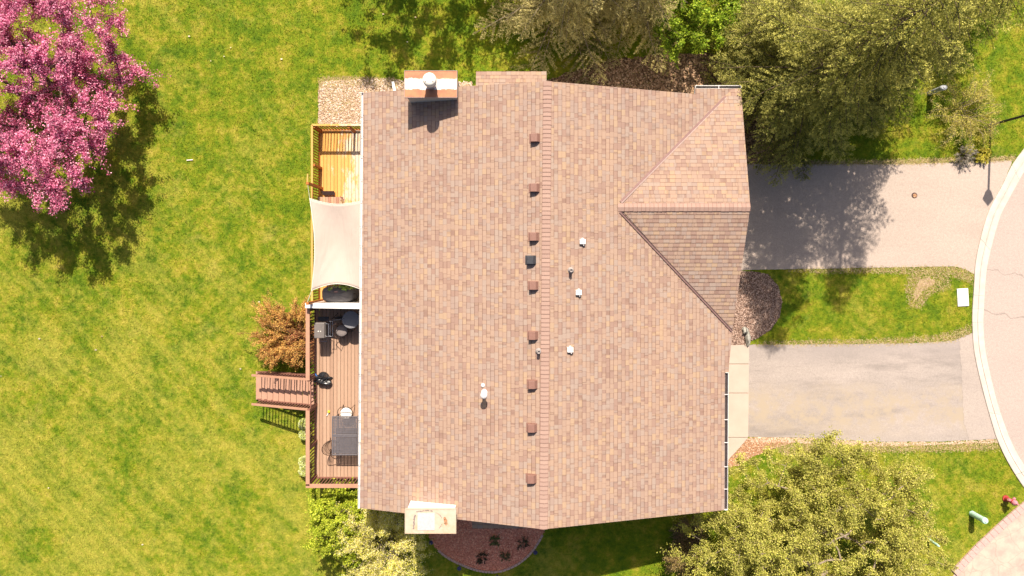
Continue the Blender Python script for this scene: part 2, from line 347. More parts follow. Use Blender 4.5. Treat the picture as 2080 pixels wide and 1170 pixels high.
# ------------------------------------------------------------------ ground sheets
def gpts(pp): return [(W(x, y, 0).x, W(x, y, 0).y) for x, y in pp]
def smooth_poly(pp, it=2):
    for _ in range(it):
        q = []
        for i in range(len(pp)):
            a, b = pp[i], pp[(i+1) % len(pp)]
            q += [(a[0]*.75+b[0]*.25, a[1]*.75+b[1]*.25), (a[0]*.25+b[0]*.75, a[1]*.25+b[1]*.75)]
        pp = q
    return pp
def rough_poly(pts, amp=.03, step=.12):
    out = []
    for i in range(len(pts)):
        a = Vector(pts[i]); b = Vector(pts[(i+1) % len(pts)]); k = max(1, int((b-a).length/step))
        for j in range(k):
            p = a.lerp(b, j/k); out.append((p.x+random.uniform(-amp, amp), p.y+random.uniform(-amp, amp)))
    return out
def sheet(name, pts, z, mat, kind='structure'):
    m = MB(); m.v = [(p[0], p[1], z) for p in pts]; a = sum(pts[i][0]*pts[(i+1)%len(pts)][1]-pts[(i+1)%len(pts)][0]*pts[i][1] for i in range(len(pts)))
    f = tuple(range(len(pts))); m.f = [f if a > 0 else tuple(reversed(f))]; m.m = [0]
    o = m.build(name, mat); return tag(o, kind=kind)
m = MB(); m.add([(-220,-220,0),(220,-220,0),(220,220,0),(-220,220,0)], [(0,1,2,3)]); tag(m.build('lawn', M['lawn']), kind='structure')

KL = [(2160,180),(2110,255),(2080,301),(2055,335),(2034,378),(2009,425),(1994,471),(1981,530),(1977,586),(1974,632),(1974,663),(1977,709),(1986,755),(2000,811),(2014,860),(2024,891),(2045,936),(2080,991),(2130,1050)]
KR = [(2190,215),(2140,275),(2085,342),(2070,366),(2050,402),(2031,440),(2015,495),(2004,545),(2000,590),(1998,630),(1997,663),(2001,710),(2009,752),(2025,817),(2040,862),(2052,893),(2072,932),(2106,980),(2155,1038)]
UPPER = [(1480,333),(1640,334),(1830,333),(2000,328),(2057,325),(2040,366),(2012,420),(1994,471),(1981,535),(1978,557),(1962,548),(1938,541),(1700,545),(1480,549)]
LOWER = [(1519,700),(1700,699),(1850,697),(1935,692),(1955,684),(1975,676),(1979,709),(1988,755),(2002,811),(2016,860),(2026,891),(1900,897),(1780,897),(1640,889),(1518,887)]
ROAD = [(p[0]-3, p[1]) for p in KR]+[(2600,1300),(2900,600),(2600,100)]
BED_N = [(650,166),(700,163),(760,160),(830,164),(960,166),(960,300),(740,256),(648,256),(647,200)]
LITTER = [(1110,165),(1150,150),(1230,125),(1330,110),(1440,110),(1520,150),(1600,190),(1625,240),(1612,300),(1600,334),(1480,334),(1440,250),(1080,240)]
GRAV_E = [(1478,550),(1530,551),(1560,557),(1580,580),(1589,612),(1583,645),(1565,670),(1540,686),(1524,694),(1520,703),(1440,703),(1440,552)]
BED_S = [(868,1062),(872,1090),(884,1112),(908,1132),(940,1148),(975,1160),(1012,1162),(1045,1150),(1070,1132),(1090,1108),(1106,1078),(1106,1040),(868,1040)]
SOIL_SE = [(1476,932),(1496,915),(1519,889),(1560,890),(1620,896),(1580,908),(1535,925),(1500,945),(1480,950)]
STAMP = [(1935,1170),(1944,1158),(2080,1036),(2300,860),(2400,1300),(1900,1300)]
ROADP = gpts(ROAD)
# the road lies beyond the kerb and the stamped drive overlaps nothing of it
tag(sheet('road', ROADP, .006, M['road']))
sheet('driveway', rough_poly(gpts(UPPER), .012), .012, M['drive_up'])
sheet('driveway', rough_poly(gpts(LOWER), .012), .012, M['drive_low'])
sheet('driveway', rough_poly(gpts([(1948,688),(1975,676),(1979,709),(1988,755),(2002,811),(2016,860),(2026,891),(1968,894),(1958,860),(1955,800),(1952,740)]), .03), .018, M['apron'])
sheet('patio_drive', gpts(STAMP), .014, M['stamped'])
sheet('gravel_bed', rough_poly(gpts(BED_N), .06), .010, M['rock'])
sheet('leaf_litter', rough_poly(gpts(LITTER), .12, .25), .006, M['leaflitter'])
sheet('gravel_bed', rough_poly(gpts(GRAV_E), .015), .010, M['gravel'])
sheet('mulch_bed', rough_poly(gpts(smooth_poly(BED_S, 1)), .01), .012, M['mulchred'])
sheet('soil', rough_poly(gpts(SOIL_SE), .05), .008, M['mulchtan'])
BARE = [[(1862,570),(1880,563),(1902,568),(1896,580),(1878,585),(1868,600),(1860,612),(1857,600)]]
for b in BARE: sheet('soil', rough_poly(gpts(smooth_poly(b, 2)), .05), .005, M['baresoil'])
# pale dusty strip along the lower driveway
STRIP = [(1519,888),(1640,890),(1780,898),(1900,898),(2024,892),(2028,899),(1900,904),(1780,906),(1600,899),(1525,898)]
sheet('soil', rough_poly(gpts(STRIP), .05), .009, M['baresoil'])
FR = [[(1590,549),(1700,545),(1850,542),(1940,541),(1962,548),(1977,558),(1977,578),(1955,568),(1930,560),(1800,553),(1650,553)],
      [(1530,702),(1700,700),(1850,698),(1935,693),(1955,685),(1975,677),(1974,660),(1940,672),(1900,682),(1780,690),(1650,692),(1560,694)],
      [(1620,334),(1830,333),(2000,328),(2055,325),(2062,318),(2000,321),(1900,323),(1760,327),(1640,328)]]
# gravel edging under the eave and the pink kerb band of the stamped drive
m = MB()
for a, b in (((1937,1163),(1985,1112)), ((1985,1112),(2040,1061)), ((2040,1061),(2100,1010)), ((2100,1010),(2200,925))):
    A = W(*a, 0); B = W(*b, 0); n_ = int((B-A).length/.22)
    for i in range(n_):
        p = A.lerp(B, (i+.012)/n_); q = A.lerp(B, (i+.988)/n_); m.bar(p+Vector((0,0,.035)), q+Vector((0,0,.035)), .30, .09)
tag(m.build('kerb', M['brickband'], bevel=.01), 'pink block edging band round the stamped concrete drive', 'edging')
# concrete path beside the house
m = MB()
PS = [(1430,703,1521,700,1520.5,738.5,1430,738.5), (1430,739.5,1520.5,739.5,1520,797.5,1430,797.5), (1430,798.5,1520,798.5,1519,887.5,1430,887.5)]
for q in PS: m.prism(gpts([(q[0],q[1]),(q[2],q[3]),(q[4],q[5]),(q[6],q[7])]), -.05, .05)
m.prism(gpts([(1430,888.5),(1519,888.5),(1494,917),(1476,936),(1430,960)]), -.05, .05)
tag(m.build('path', M['concrete'], bevel=.006), kind='structure')
# kerb with gutter pan, cut by joints
def catmull(P, k=8):
    out = []
    for i in range(1, len(P)-2):
        p0, p1, p2, p3 = [Vector(P[j]) for j in (i-1, i, i+1, i+2)]
        for j in range(k):
            t = j/k; out.append(.5*((2*p1)+(p2-p0)*t+(2*p0-5*p1+4*p2-p3)*t*t+(3*p1-p0-3*p2+p3)*t*t*t))
    out.append(Vector(P[-2])); return out
kl = catmull(gpts(KL)); kr = catmull(gpts(KR))
prof = [(0, -.02), (0, .045), (.05, .055), (.30, .06), (.42, .05), (.435, .02), (.475, .02), (.49, .042), (.55, .03), (.62, .022), (1.0, .018), (1.0, -.02)]
m = MB(); joints = {16, 42, 58, 63, 70, 100, 124}
cur = []
def flush(cur):
    k = len(prof); vs = [(a.x+(b.x-a.x)*t, a.y+(b.y-a.y)*t, z) for a, b in cur for t, z in prof]
    m.add(vs, [(i*k+j, (i+1)*k+j, (i+1)*k+j+1, i*k+j+1) for i in range(len(cur)-1) for j in range(k-1)])
for i, (a, b) in enumerate(zip(kl, kr)):
    cur.append((a, b))
    if i in joints and i < len(kl)-1:
        n2 = (kl[i+1], kr[i+1]); e = .03; c2 = (a.lerp(n2[0], e), b.lerp(n2[1], e)); c3 = (a.lerp(n2[0], e*3), b.lerp(n2[1], e*3))
        cur.append(c2); flush(cur); cur = [c3]
flush(cur)
ko = tag(m.build('kerb', M['kerb']), 'pale concrete kerb with gutter curving along the road edge', 'kerb')
m = MB(); k = 0
vs = [(p.x, p.y, .004) for p in kl]+[(p.x, p.y, .004) for p in kr]; nn = len(kl)
m.add(vs, [(i, i+nn, i+1+nn, i+1) for i in range(nn-1)]); m.build('joint_bed', M['dark'], ko)

# ------------------------------------------------------------------ house geometry
RX = 1.18; ZR = 5.4; SL = .267; ZG = 4.75; YG = -(421-525)/S(4.75); SG = .262
def on_plane(px, py, fz):
    z = 4.0
    for _ in range(30):
        p = W(px, py, z); z = z+.7*(fz(p.x, p.y)-z)
    return W(px, py, z)
rt = W(1112, 165, ZR); rb = W(1104, 1075, ZR)
def ridge_x(y): return rt.x+(rb.x-rt.x)*(rt.y-y)/(rt.y-rb.y)
fw = lambda x, y: ZR-SL*(ridge_x(y)-x)
fe = lambda x, y: ZR-SL*(x-ridge_x(y))
gA = W(1258, 421, ZG); gB = W(1524, 421, ZG)
fgn = lambda x, y: ZG-SG*(y-gA.y)
fgs = lambda x, y: ZG-SG*(gA.y-y)
nw = on_plane(738, 188, fw); sw = on_plane(731.5, 1032, fw)
HOUSE = empty('duplex_house', (1.2, -1.5, 0), 'long brown shingled house with two chimneys, seen from straight above', 'house')

def clip(poly, f):
    out = []
    for i in range(len(poly)):
        a, b = poly[i], poly[(i+1) % len(poly)]; fa, fb = f(a), f(b)
        if fa >= 0: out.append(a)
        if fa*fb < 0: t = fa/(fa-fb); out.append(tuple(a[k]+(b[k]-a[k])*t for k in range(2)))
    return out
def course_plane(mb, pts, up2d, slope, fz, e=.143, t=.013, uoff=0):
    """pts: plan polygon; up2d: unit plan vector pointing up the slope; strips of shingles, each a real step"""
    ux, uy = up2d; k = math.sqrt(1+slope*slope)
    poly = [(p[0]*uy-p[1]*ux, p[0]*ux+p[1]*uy) for p in pts]   # (u, v plan)
    back = lambda u, v: (u*uy+v*ux, -u*ux+v*uy)
    v0 = min(p[1] for p in poly); v1 = max(p[1] for p in poly); ep = e/k; n = int((v1-v0)/ep)+1
    for i in range(n):
        a, b = v0+i*ep, v0+(i+1)*ep
        q = clip(clip(poly, lambda p: p[1]-a), lambda p: b-p[1])
        if len(q) < 3: continue
        base = len(mb.v)
        for u, v in q:
            x, y = back(u, v); fr = (v-a)/ep; mb.v.append((x, y, fz(x, y)+t*(1-fr))); mb.uv.append((u+uoff, (i+min(max(fr, .001), .999))*e))
        ar = sum(q[j][0]*q[(j+1)%len(q)][1]-q[(j+1)%len(q)][0]*q[j][1] for j in range(len(q)))
        f = list(range(base, base+len(q))); 
        # orientation in world
        w2 = [back(*p) for p in q]; ar = sum(w2[j][0]*w2[(j+1)%len(q)][1]-w2[(j+1)%len(q)][0]*w2[j][1] for j in range(len(q)))
        if ar < 0: f.reverse()
        mb.f.append(tuple(f)); mb.m.append(0)
        lo = [p for p in q if abs(p[1]-a) < 1e-6]
        if len(lo) >= 2:
            u0, u1 = min(p[0] for p in lo), max(p[0] for p in lo); base = len(mb.v)
            for u, dz in ((u0, t), (u1, t), (u1, -.002), (u0, -.002)):
                x, y = back(u, a); mb.v.append((x, y, fz(x, y)+dz)); mb.uv.append((u+uoff, i*e+.001))
            mb.f.append((base, base+1, base+2, base+3)); mb.m.append(0)
def slab(mb, pts, fz, th=.14, drop=.004):
    n = len(pts); ar = sum(pts[j][0]*pts[(j+1)%n][1]-pts[(j+1)%n][0]*pts[j][1] for j in range(n))
    if ar < 0: pts = list(reversed(pts))
    vs = [(p[0], p[1], fz(p[0], p[1])-drop) for p in pts]+[(p[0], p[1], fz(p[0], p[1])-th) for p in pts]
    mb.add(vs, [tuple(range(n)), tuple(range(2*n-1, n-1, -1))]+[(i, n+i, n+(i+1)%n, (i+1)%n) for i in range(n)])
xy = lambda v: (v.x, v.y)
west = [xy(rt), xy(nw), xy(sw), xy(rb)]
se = on_plane(1471, 1036, fe); e1 = on_plane(1472.5, 757, fe); e2 = on_plane(1479.5, 757, fe); e3 = on_plane(1487, 675, fe)
n1 = on_plane(1412, 191, fe); n2 = on_plane(1412, 180, fe); n3 = on_plane(1487, 180, fe)
east_n = [xy(rt), (ridge_x(gA.y), gA.y), xy(gA), xy(n3), xy(n2), xy(n1)]
east_s = [(ridge_x(gA.y), gA.y), xy(rb), xy(se), xy(e1), xy(e2), xy(e3), xy(gA)]
gn = [xy(gA), xy(gB), xy(on_plane(1505, 180, fgn)), xy(on_plane(1487, 180, fgn))]
gs = [xy(gA), xy(gB), xy(on_plane(1487, 675, fgs))]
mb = MB(); mb.uv = []
course_plane(mb, west, (1, 0), SL, fw)
course_plane(mb, east_n, (-1, 0), SL, fe, uoff=50); course_plane(mb, east_s, (-1, 0), SL, fe, uoff=50)
course_plane(mb, gn, (0, -1), SG, fgn, uoff=90); course_plane(mb, gs, (0, 1), SG, fgs, uoff=130, t=.009)
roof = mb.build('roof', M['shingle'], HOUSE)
mb = MB(); slab(mb, west, fw); slab(mb, east_n, fe); slab(mb, east_s, fe); slab(mb, gn, fgn); slab(mb, gs, fgs)
mb.build('fascia', M['fascia'], roof)
# ridge caps
def ridge_caps(A, B, half, slope, name='ridge_cap'):
    A = Vector(A); B = Vector(B); d = (B-A).normalized(); s_ = Vector((-d.y, d.x, 0)); L = (B-A).length; e = .143; n = int(L/e); mb = MB(); mb.uv = []
    for i in range(n):
        jit = random.uniform(-.006, .006); a = A+d*(i*e); b = A+d*(i*e+e if i < n-1 else L); h0 = .038+random.uniform(-.002,.002); h1 = .026
        vs = []
        for p, h in ((a, h0), (b, h1)):
            vs += [p+s_*(half+jit)+Vector((0,0,h-slope*half)), p+Vector((0,0,h)), p-s_*(half+jit)+Vector((0,0,h-slope*half))]
        vs += [a+s_*(half+jit)+Vector((0,0,.006-slope*half)), a+Vector((0,0,.006)), a-s_*(half+jit)+Vector((0,0,.006-slope*half))]
        u0, u1 = i*e+.001, i*e+e*.999; mb.uv += [(u0,half),(u0,0),(u0,-half),(u1,half),(u1,0),(u1,-half),(u0,half),(u0,0),(u0,-half)]
        mb.add(vs, [(0,1,4,3), (1,2,5,4), (6,7,1,0), (7,8,2,1)])
        # side skirts
        mb.uv += [(u0, half)]*8; k = len(mb.v); mb.add([vs[0], vs[3], vs[3]-Vector((0,0,.03)), vs[6], vs[2], vs[5], vs[5]-Vector((0,0,.03)), vs[8]], [(0,1,2,3), (4,7,6,5)])
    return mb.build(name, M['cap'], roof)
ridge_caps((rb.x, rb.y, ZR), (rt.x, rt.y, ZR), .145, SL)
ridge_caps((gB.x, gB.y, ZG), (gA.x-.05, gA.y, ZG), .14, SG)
# valleys
def valley(a, b, za, zb, wd, mat, side=0, lift=.035):
    a = Vector(a); b = Vector(b); d = (b-a); d.z = 0; d.normalize(); s_ = Vector((-d.y, d.x, 0))*wd
    mb = MB(); A = Vector((a.x, a.y, za+lift)); B = Vector((b.x, b.y, zb+lift)); o = s_*side
    mb.add([A-s_*.5+o, A+s_*.5+o, B+s_*.5+o, B-s_*.5+o, A-s_*.5+o-Vector((0,0,.03)), A+s_*.5+o-Vector((0,0,.03)), B+s_*.5+o-Vector((0,0,.03)), B-s_*.5+o-Vector((0,0,.03))],
           [(0,1,2,3), (0,4,5,1), (1,5,6,2), (2,6,7,3), (3,7,4,0)])
    return mb.build('valley_flashing', mat, roof)
vn0 = on_plane(1260, 410, fe); vn1 = on_plane(1473, 196, fe); vs0 = on_plane(1259, 431, fe); vs1 = on_plane(1486, 673, fe)
valley(vn0, vn1, vn0.z, vn1.z, .075, M['valley']); valley(vn0, vn1, vn0.z, vn1.z, .03, M['valley_light'], -1.9, .03)
valley(vs0, vs1, vs0.z+.01, vs1.z+.01, .05, M['valley'], 0, .04); valley(vs0, vs1, vs0.z, vs1.z, .03, M['panelbrown'], 1.5, .035)

# bay roofs at both gable ends
for (x0, x1, ya, yb, nm) in ((967, 1110, 145, 182, 'n'), (959, 1066, 1073.5, 1046, 's')):
    zl, zh = 2.95, 3.25; sg = 1 if nm == 'n' else -1
    A = W(x0, ya, zl); B = W(x1, ya, zl); yh = W(0, yb, zh).y
    yh = rt.y-.75 if nm == 'n' else rb.y+.75
    pl = [(A.x, A.y), (B.x, A.y), (B.x, yh), (A.x, yh)]; sl = (zh-zl)/abs(yh-A.y)
    fz = (lambda x, y, A=A, sl=sl, sg=sg: zl+sl*abs(A.y-y))
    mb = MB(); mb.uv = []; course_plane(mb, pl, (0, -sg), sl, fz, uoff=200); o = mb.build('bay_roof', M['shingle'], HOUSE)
    mb = MB(); slab(mb, pl, fz); mb.build('fascia', M['fascia'], o)
    mb = MB(); y0_, y1_ = sorted((A.y-sg*.12, yh)); mb.box(A.x+.12, B.x-.12, y0_, y1_, 0, zl-.12)
    bw = mb.build('bay_wall', M['siding'], HOUSE)
    mb = MB(); yy = A.y-sg*.12; y0_, y1_ = sorted((yy, yy+sg*.03)); mb.box(A.x+.5, B.x-.5, y0_, y1_, 1.4, 2.5)
    wo = mb.build('window', M['white'], bw)

# walls
WX0, WX1 = sw.x+.5, se.x-.5; WY0, WY1 = rb.y+.35, rt.y-.35
mb = MB()
def gable(mb, y, yb_):
    pass
for (ya, yb_) in ((WY0, WY1),):
    prof_ = [(WX0, 0), (WX1, 0), (WX1, fe(WX1, -1)-.16), (RX, ZR-.16), (WX0, fw(WX0, -1)-.16)]
    n = len(prof_); vs = [(x, ya, z) for x, z in prof_]+[(x, yb_, z) for x, z in prof_]
    mb.add(vs, [tuple(range(n)), tuple(range(2*n-1, n-1, -1))]+[(i, n+i, n+(i+1)%n, (i+1)%n) for i in range(n)])
mb.build('wall', M['siding'], HOUSE)
GX = 7.75; gy0 = W(0, 665, 3.6).y+.35; gy1 = W(0, 180, 3.6).y-.45
mb = MB(); prof_ = [(gy0, 0), (gy1, 0), (gy1, fgn(0, gy1)-.16), (gA.y, ZG-.16), (gy0, fgs(0, gy0)-.16)]; n = 5
vs = [(5.5, y, z) for y, z in prof_]+[(GX, y, z) for y, z in prof_]
mb.add(vs, [tuple(range(n)), tuple(range(2*n-1, n-1, -1))]+[(i, n+i, n+(i+1)%n, (i+1)%n) for i in range(n)])
mb.build('garage_wall', M['siding'], HOUSE)
def panel_door(x, y0, y1, h, name):
    mb = MB(); mb.box(x, x+.05, y0-.1, y1+.1, 0, h+.1); o = mb.build(name, M['white'], HOUSE)
    mb = MB()
    for i in range(4):
        for j in range(4):
            a = y0+(y1-y0)*j/4+.05; b = y0+(y1-y0)*(j+1)/4-.05; mb.box(x+.051, x+.075, a, b, h*i/4+.06, h*(i+1)/4-.04)
    mb.build('door_panel', M['siding'], o)
panel_door(GX, gy0+.8, gy1-.9, 2.2, 'garage_door'); panel_door(WX1, -6.7, -3.9, 2.2, 'garage_door')
def win(x, y0, y1, z0, z1, sgn):
    mb = MB(); xa, xb = sorted((x, x+sgn*.05)); 
    mb.box(xa, xb, y0, y1, z0, z0+.07); mb.box(xa, xb, y0, y1, z1-.07, z1); mb.box(xa, xb, y0, y0+.07, z0+.07, z1-.07); mb.box(xa, xb, y1-.07, y1, z0+.07, z1-.07); mb.box(xa, xb, (y0+y1)/2-.03, (y0+y1)/2+.03, z0+.07, z1-.07)
    o = mb.build('window', M['white'], HOUSE); mb = MB(); xa, xb = sorted((x+sgn*.004, x+sgn*.02)); mb.box(xa, xb, y0+.07, y1-.07, z0+.07, z1-.07); mb.build('pane', M['glass'], o)
win(WX0, 1.2, 3.0, 1.15, 3.1, -1); win(WX0, -5.6, -3.8, 1.15, 3.1, -1); win(WX0, 3.8, 4.7, 1.9, 3.0, -1); win(WX0, -1.9, -1.0, 1.9, 3.0, -1)
# gutters
def gutter(pts, wd=.11, name='gutter', brackets=None, inner=None, sgn=-1):
    pts = [Vector(p) for p in pts]; 
    mb = MB(); d = (pts[1]-pts[0]).normalized(); s_ = Vector((-d.y, d.x, 0))*sgn
    a, b = pts[0], pts[1]; t = .012
    mb.bar(a+s_*(wd-t/2), b+s_*(wd-t/2), t, .12)                      # outer lip
    mb.bar(a+s_*(t/4), b+s_*(t/4), t/2, .06)                          # back
    mb.bar(a+s_*(wd/2)+Vector((0,0,-.055)), b+s_*(wd/2)+Vector((0,0,-.055)), wd-2*t, .012)
    mb.bar(a+s_*t, a+s_*(wd-t), .012, .12); mb.bar(b+s_*t, b+s_*(wd-t), .012, .12)
    g = mb.build(name, M['white'], HOUSE)
    L = (b-a).length; k = int(L/.78)
    mi = MB(); mi.bar(a+s_*(wd/2)+Vector((0,0,-.042)), b+s_*(wd/2)+Vector((0,0,-.042)), wd-2*t-.002, .012); mi.build('gutter_floor', inner or M['fascia'], g)  # plain strip over the gutter bottom, coloured by inner
    for i in range(1, k):
        mbk = MB(); p = a.lerp(b, (i+random.uniform(-.12, .12))/k); mbk.bar(p+s_*(-.02)+Vector((0,0,.065)), p+s_*wd+Vector((0,0,.065)), .02, .008)
        mbk.build('bracket', brackets or M['white'], g)
    return g
gutter([(nw.x-.005, nw.y, nw.z-.03), (sw.x-.005, sw.y, sw.z-.03)], .07, sgn=-1, brackets=M['steel'])
gutter([(se.x+.006, se.y, se.z-.05), (e1.x+.006, e1.y, e1.z-.05)], .12, sgn=-1, inner=M['gutter_in'])
ga = W(1412.5, 179.5, 3.62); gb = W(1505, 179.5, 3.62); gutter([(ga.x, ga.y, 3.6), (gb.x, gb.y, 3.6)], .10, sgn=1, inner=M['gutter_in'])
# downspout lying on the gravel by the north-west corner
p0 = W(798, 166, .1); p1 = W(804, 196, .1); mb = MB(); mb.bar(p0, p1, .11, .08); mb.build('downspout', M['white'], HOUSE)

# chimneys
ZC = 5.15
def chimney(px0, px1, py0, py1, capmat, chase, nm):
    a = W(px0, py0, ZC); b = W(px1, py1, ZC); x0, x1 = a.x, b.x; y1, y0 = a.y, b.y
    mb = MB(); mb.box(x0+.045, x1-.045, y0+.045, y1-.045, 0, ZC-.08)
    ch = mb.build('chimney', chase, HOUSE)
    mb = MB(); mb.box(x0, x1, y0, y1, ZC-.08, ZC, 0)
    e = .012
    c = mb.build('chimney_cap', capmat, ch, bevel=.01)
    mb = MB()
    for q in ((x0-e, x1+e, y1, y1+e), (x0-e, x1+e, y0-e, y0), (x0-e, x0, y0, y1), (x1, x1+e, y0, y1)): mb.box(q[0], q[1], q[2], q[3], ZC-.1, ZC+.012)
    mb.build('cap_edge', M['valley_light'] if nm == 'n' else capmat, ch)
    return ch, (x0, x1, y0, y1)
chN, bN = chimney(822, 928, 144, 197.5, M['caprust'], M['siding'], 'n')
fc = W(871.5, 160, 5.87); mb = MB()
mb.lathe((fc.x, fc.y, ZC), [(.17,0),(.17,.22),(.20,.24),(.20,.32),(.17,.34),(.17,.45)], 28); fl = mb.build('flue', M['steel'], chN, smooth=False)
mb = MB(); mb.lathe((fc.x, fc.y, ZC+.43), [(.20,0),(.215,.02),(.225,.06),(.225,.20),(.21,.245),(.17,.275),(.10,.295),(.02,.30)], 32); mb.build('flue_cap', M['cushion'], fl, smooth=True)
for a in (90, 215, 325):
    mb = MB(); mb.lathe((fc.x+.15*math.cos(math.radians(a)), fc.y+.15*math.sin(math.radians(a)), ZC+.43+.275), [(.014,0),(.014,.02)], 8); mb.build('screw', M['dark'], fl)
chS, bS = chimney(823, 926, 1035, 1083, M['cappale'], M['white'], 's')
def zrect(px0, py0, px1, py1, z, t=.006):
    a = W(px0, py0, z); b = W(px1, py1, z); return (a.x, b.x, b.y, a.y, z-t, z)
mb = MB(); mb.box(*zrect(848, 1042, 883, 1077, ZC+.012)); mb.build('cap_patch', M['cappatch'], chS)
mb = MB()
def blotch(mb, pts, z, wd):
    for a, b in zip(pts[:-1], pts[1:]):
        A = W(a[0], a[1], z); B = W(b[0], b[1], z); k = max(2, int((B-A).length/.02))
        for i in range(k):
            p = A.lerp(B, i/k); r = wd*random.uniform(.5, 1.2); mb.lathe((p.x+random.uniform(-.01,.01), p.y+random.uniform(-.012,.012), z-.004), [(r,0),(r*.9,.004+random.uniform(0,.002))], 7)
blotch(mb, [(840,1074),(841,1060),(843,1045)], ZC+.004, .028); mb.build('sealant', M['capsmear'], chS); mb = MB(); blotch(mb, [(846,1040),(865,1037),(880,1038)], ZC+.004, .02); mb.build('sealant', M['capsmear'], chS); mb = MB(); blotch(mb, [(885,1041),(893,1046),(898,1053)], ZC+.004, .016); mb.build('sealant', M['capsmear'], chS); mb = MB(); blotch(mb, [(897,1066),(892,1074)], ZC+.004, .014)
mb.build('sealant', M['capsmear'], chS)
mb = MB(); blotch(mb, [(903,1052),(905,1060),(906,1066)], ZC+.003, .06); mb.build('rust_patch', M['mulchtan'], chS)

# roof vents and pipes
def vent(px, py, mat, name='roof_vent', w_=.30, d_=.27):
    fz = fw if px < 1105 else fe; p = on_plane(px, py, fz); mb = MB(); x, y = p.x, p.y
    sg = 1 if px < 1105 else -1; sl = SL*sg
    z = lambda xx: fz(xx, y)
    # flange
    q = [(x-.20, y-.15), (x+.16, y-.15), (x+.16, y+.15), (x-.20, y+.15)]
    mb.add([(a, b, z(a)+.022) for a, b in q]+[(a, b, z(a)-.005) for a, b in q], [(0,1,2,3), (0,4,5,1), (1,5,6,2), (2,6,7,3), (3,7,4,0)])
    o = mb.build(name, mat, HOUSE)
    # hood, high at the downhill edge, chamfered on the uphill side
    mb = MB(); xl, xm, xh = x-w_/2, x+.06, x+w_/2; h1 = .20; yl, yh = y-d_/2, y+d_/2; T = Vector
    zt = z(xl)+h1+.02; v_ = []
    for yy in (yl, yh): v_ += [(xl, yy, z(xl)+.02), (xl, yy, zt), (xm, yy, zt+.012), (xh, yy, z(xh)+.05), (xh, yy, z(xh)+.01)]
    mb.add(v_, [(0,1,2,3,4)][:1]+[(9,8,7,6,5), (1,6,7,2), (2,7,8,3), (3,8,9,4), (0,5,6,1)])
    mb.build('hood', mat, o, bevel=.008); return o
for py in (281, 382, 481, 580, 681, 780, 868, 971):
    x = 1087-7*(py-281)/690; vent(x, py, M['vent'])
o = vent(1079, 528, M['ventblack']); o['label'] = 'black square roof vent among the brown ones'
def pipe(px, py, h, r, mat, collar=True, bend=False):
    fz = fw if px < 1105 else fe; p = on_plane(px, py, fz); mb = MB(); mb.lathe((p.x, p.y, p.z-.05), [(r*2.0,0),(r*1.9,.08),(r*1.15,.14),(r*1.15,.16)], 18)
    o = mb.build('vent_pipe', mat, HOUSE, smooth=False)
    mb = MB(); mb.lathe((p.x, p.y, p.z+.08), [(r,0),(r,h-.1),(r*.75,h-.1),(r*.75,h-.16)], 18); mb.build('pipe', mat, o)
    mb = MB(); mb.lathe((p.x, p.y, p.z+h-.085), [(r*.72,0),(r*.72,.002)], 14); mb.build('pipe_mouth', M['dark'], o); return o
pipe(1159, 549, .32, .055, M['pipe']); pipe(1094, 713, .30, .055, M['pipe'])
def boxvent(px, py):
    fz = fe; p = on_plane(px, py, fz); mb = MB(); x, y = p.x, p.y
    mb.box(x-.10, x+.10, y-.085, y+.085, p.z-.03, p.z+.13); o = mb.build('exhaust_vent', M['white'], HOUSE, bevel=.015)
    mb = MB(); mb.box(x-.03, x+.03, y+.085, y+.13, p.z-.01, p.z+.07); mb.build('spout', M['pipewhite'], o)
    mb = MB(); mb.box(x+.02, x+.05, y-.13, y-.085, p.z, p.z+.10); mb.build('hood', M['pipewhite'], o)
for q in ((1183, 491), (1175, 594), (1158, 710)): boxvent(*q)
# tall white vent
p = on_plane(984, 797, fw); mb = MB(); mb.lathe((p.x, p.y, p.z-.05), [(.12,0),(.11,.08),(.06,.12),(.06,.56)], 20)
tv = mb.build('vent_pipe', M['pipewhite'], HOUSE); mb = MB(); mb.lathe((p.x, p.y, p.z+.44), [(.085,0),(.12,.03),(.12,.09),(.09,.13),(.03,.15)], 24); mb.build('pipe_cap', M['pipewhite'], tv, smooth=True)
q = on_plane(981, 782, fw); mb = MB(); mb.lathe((q.x, q.y, q.z-.02), [(.07,0),(.065,.06),(.03,.07)], 16); mb.build('flashing', M['pipewhite'], tv)

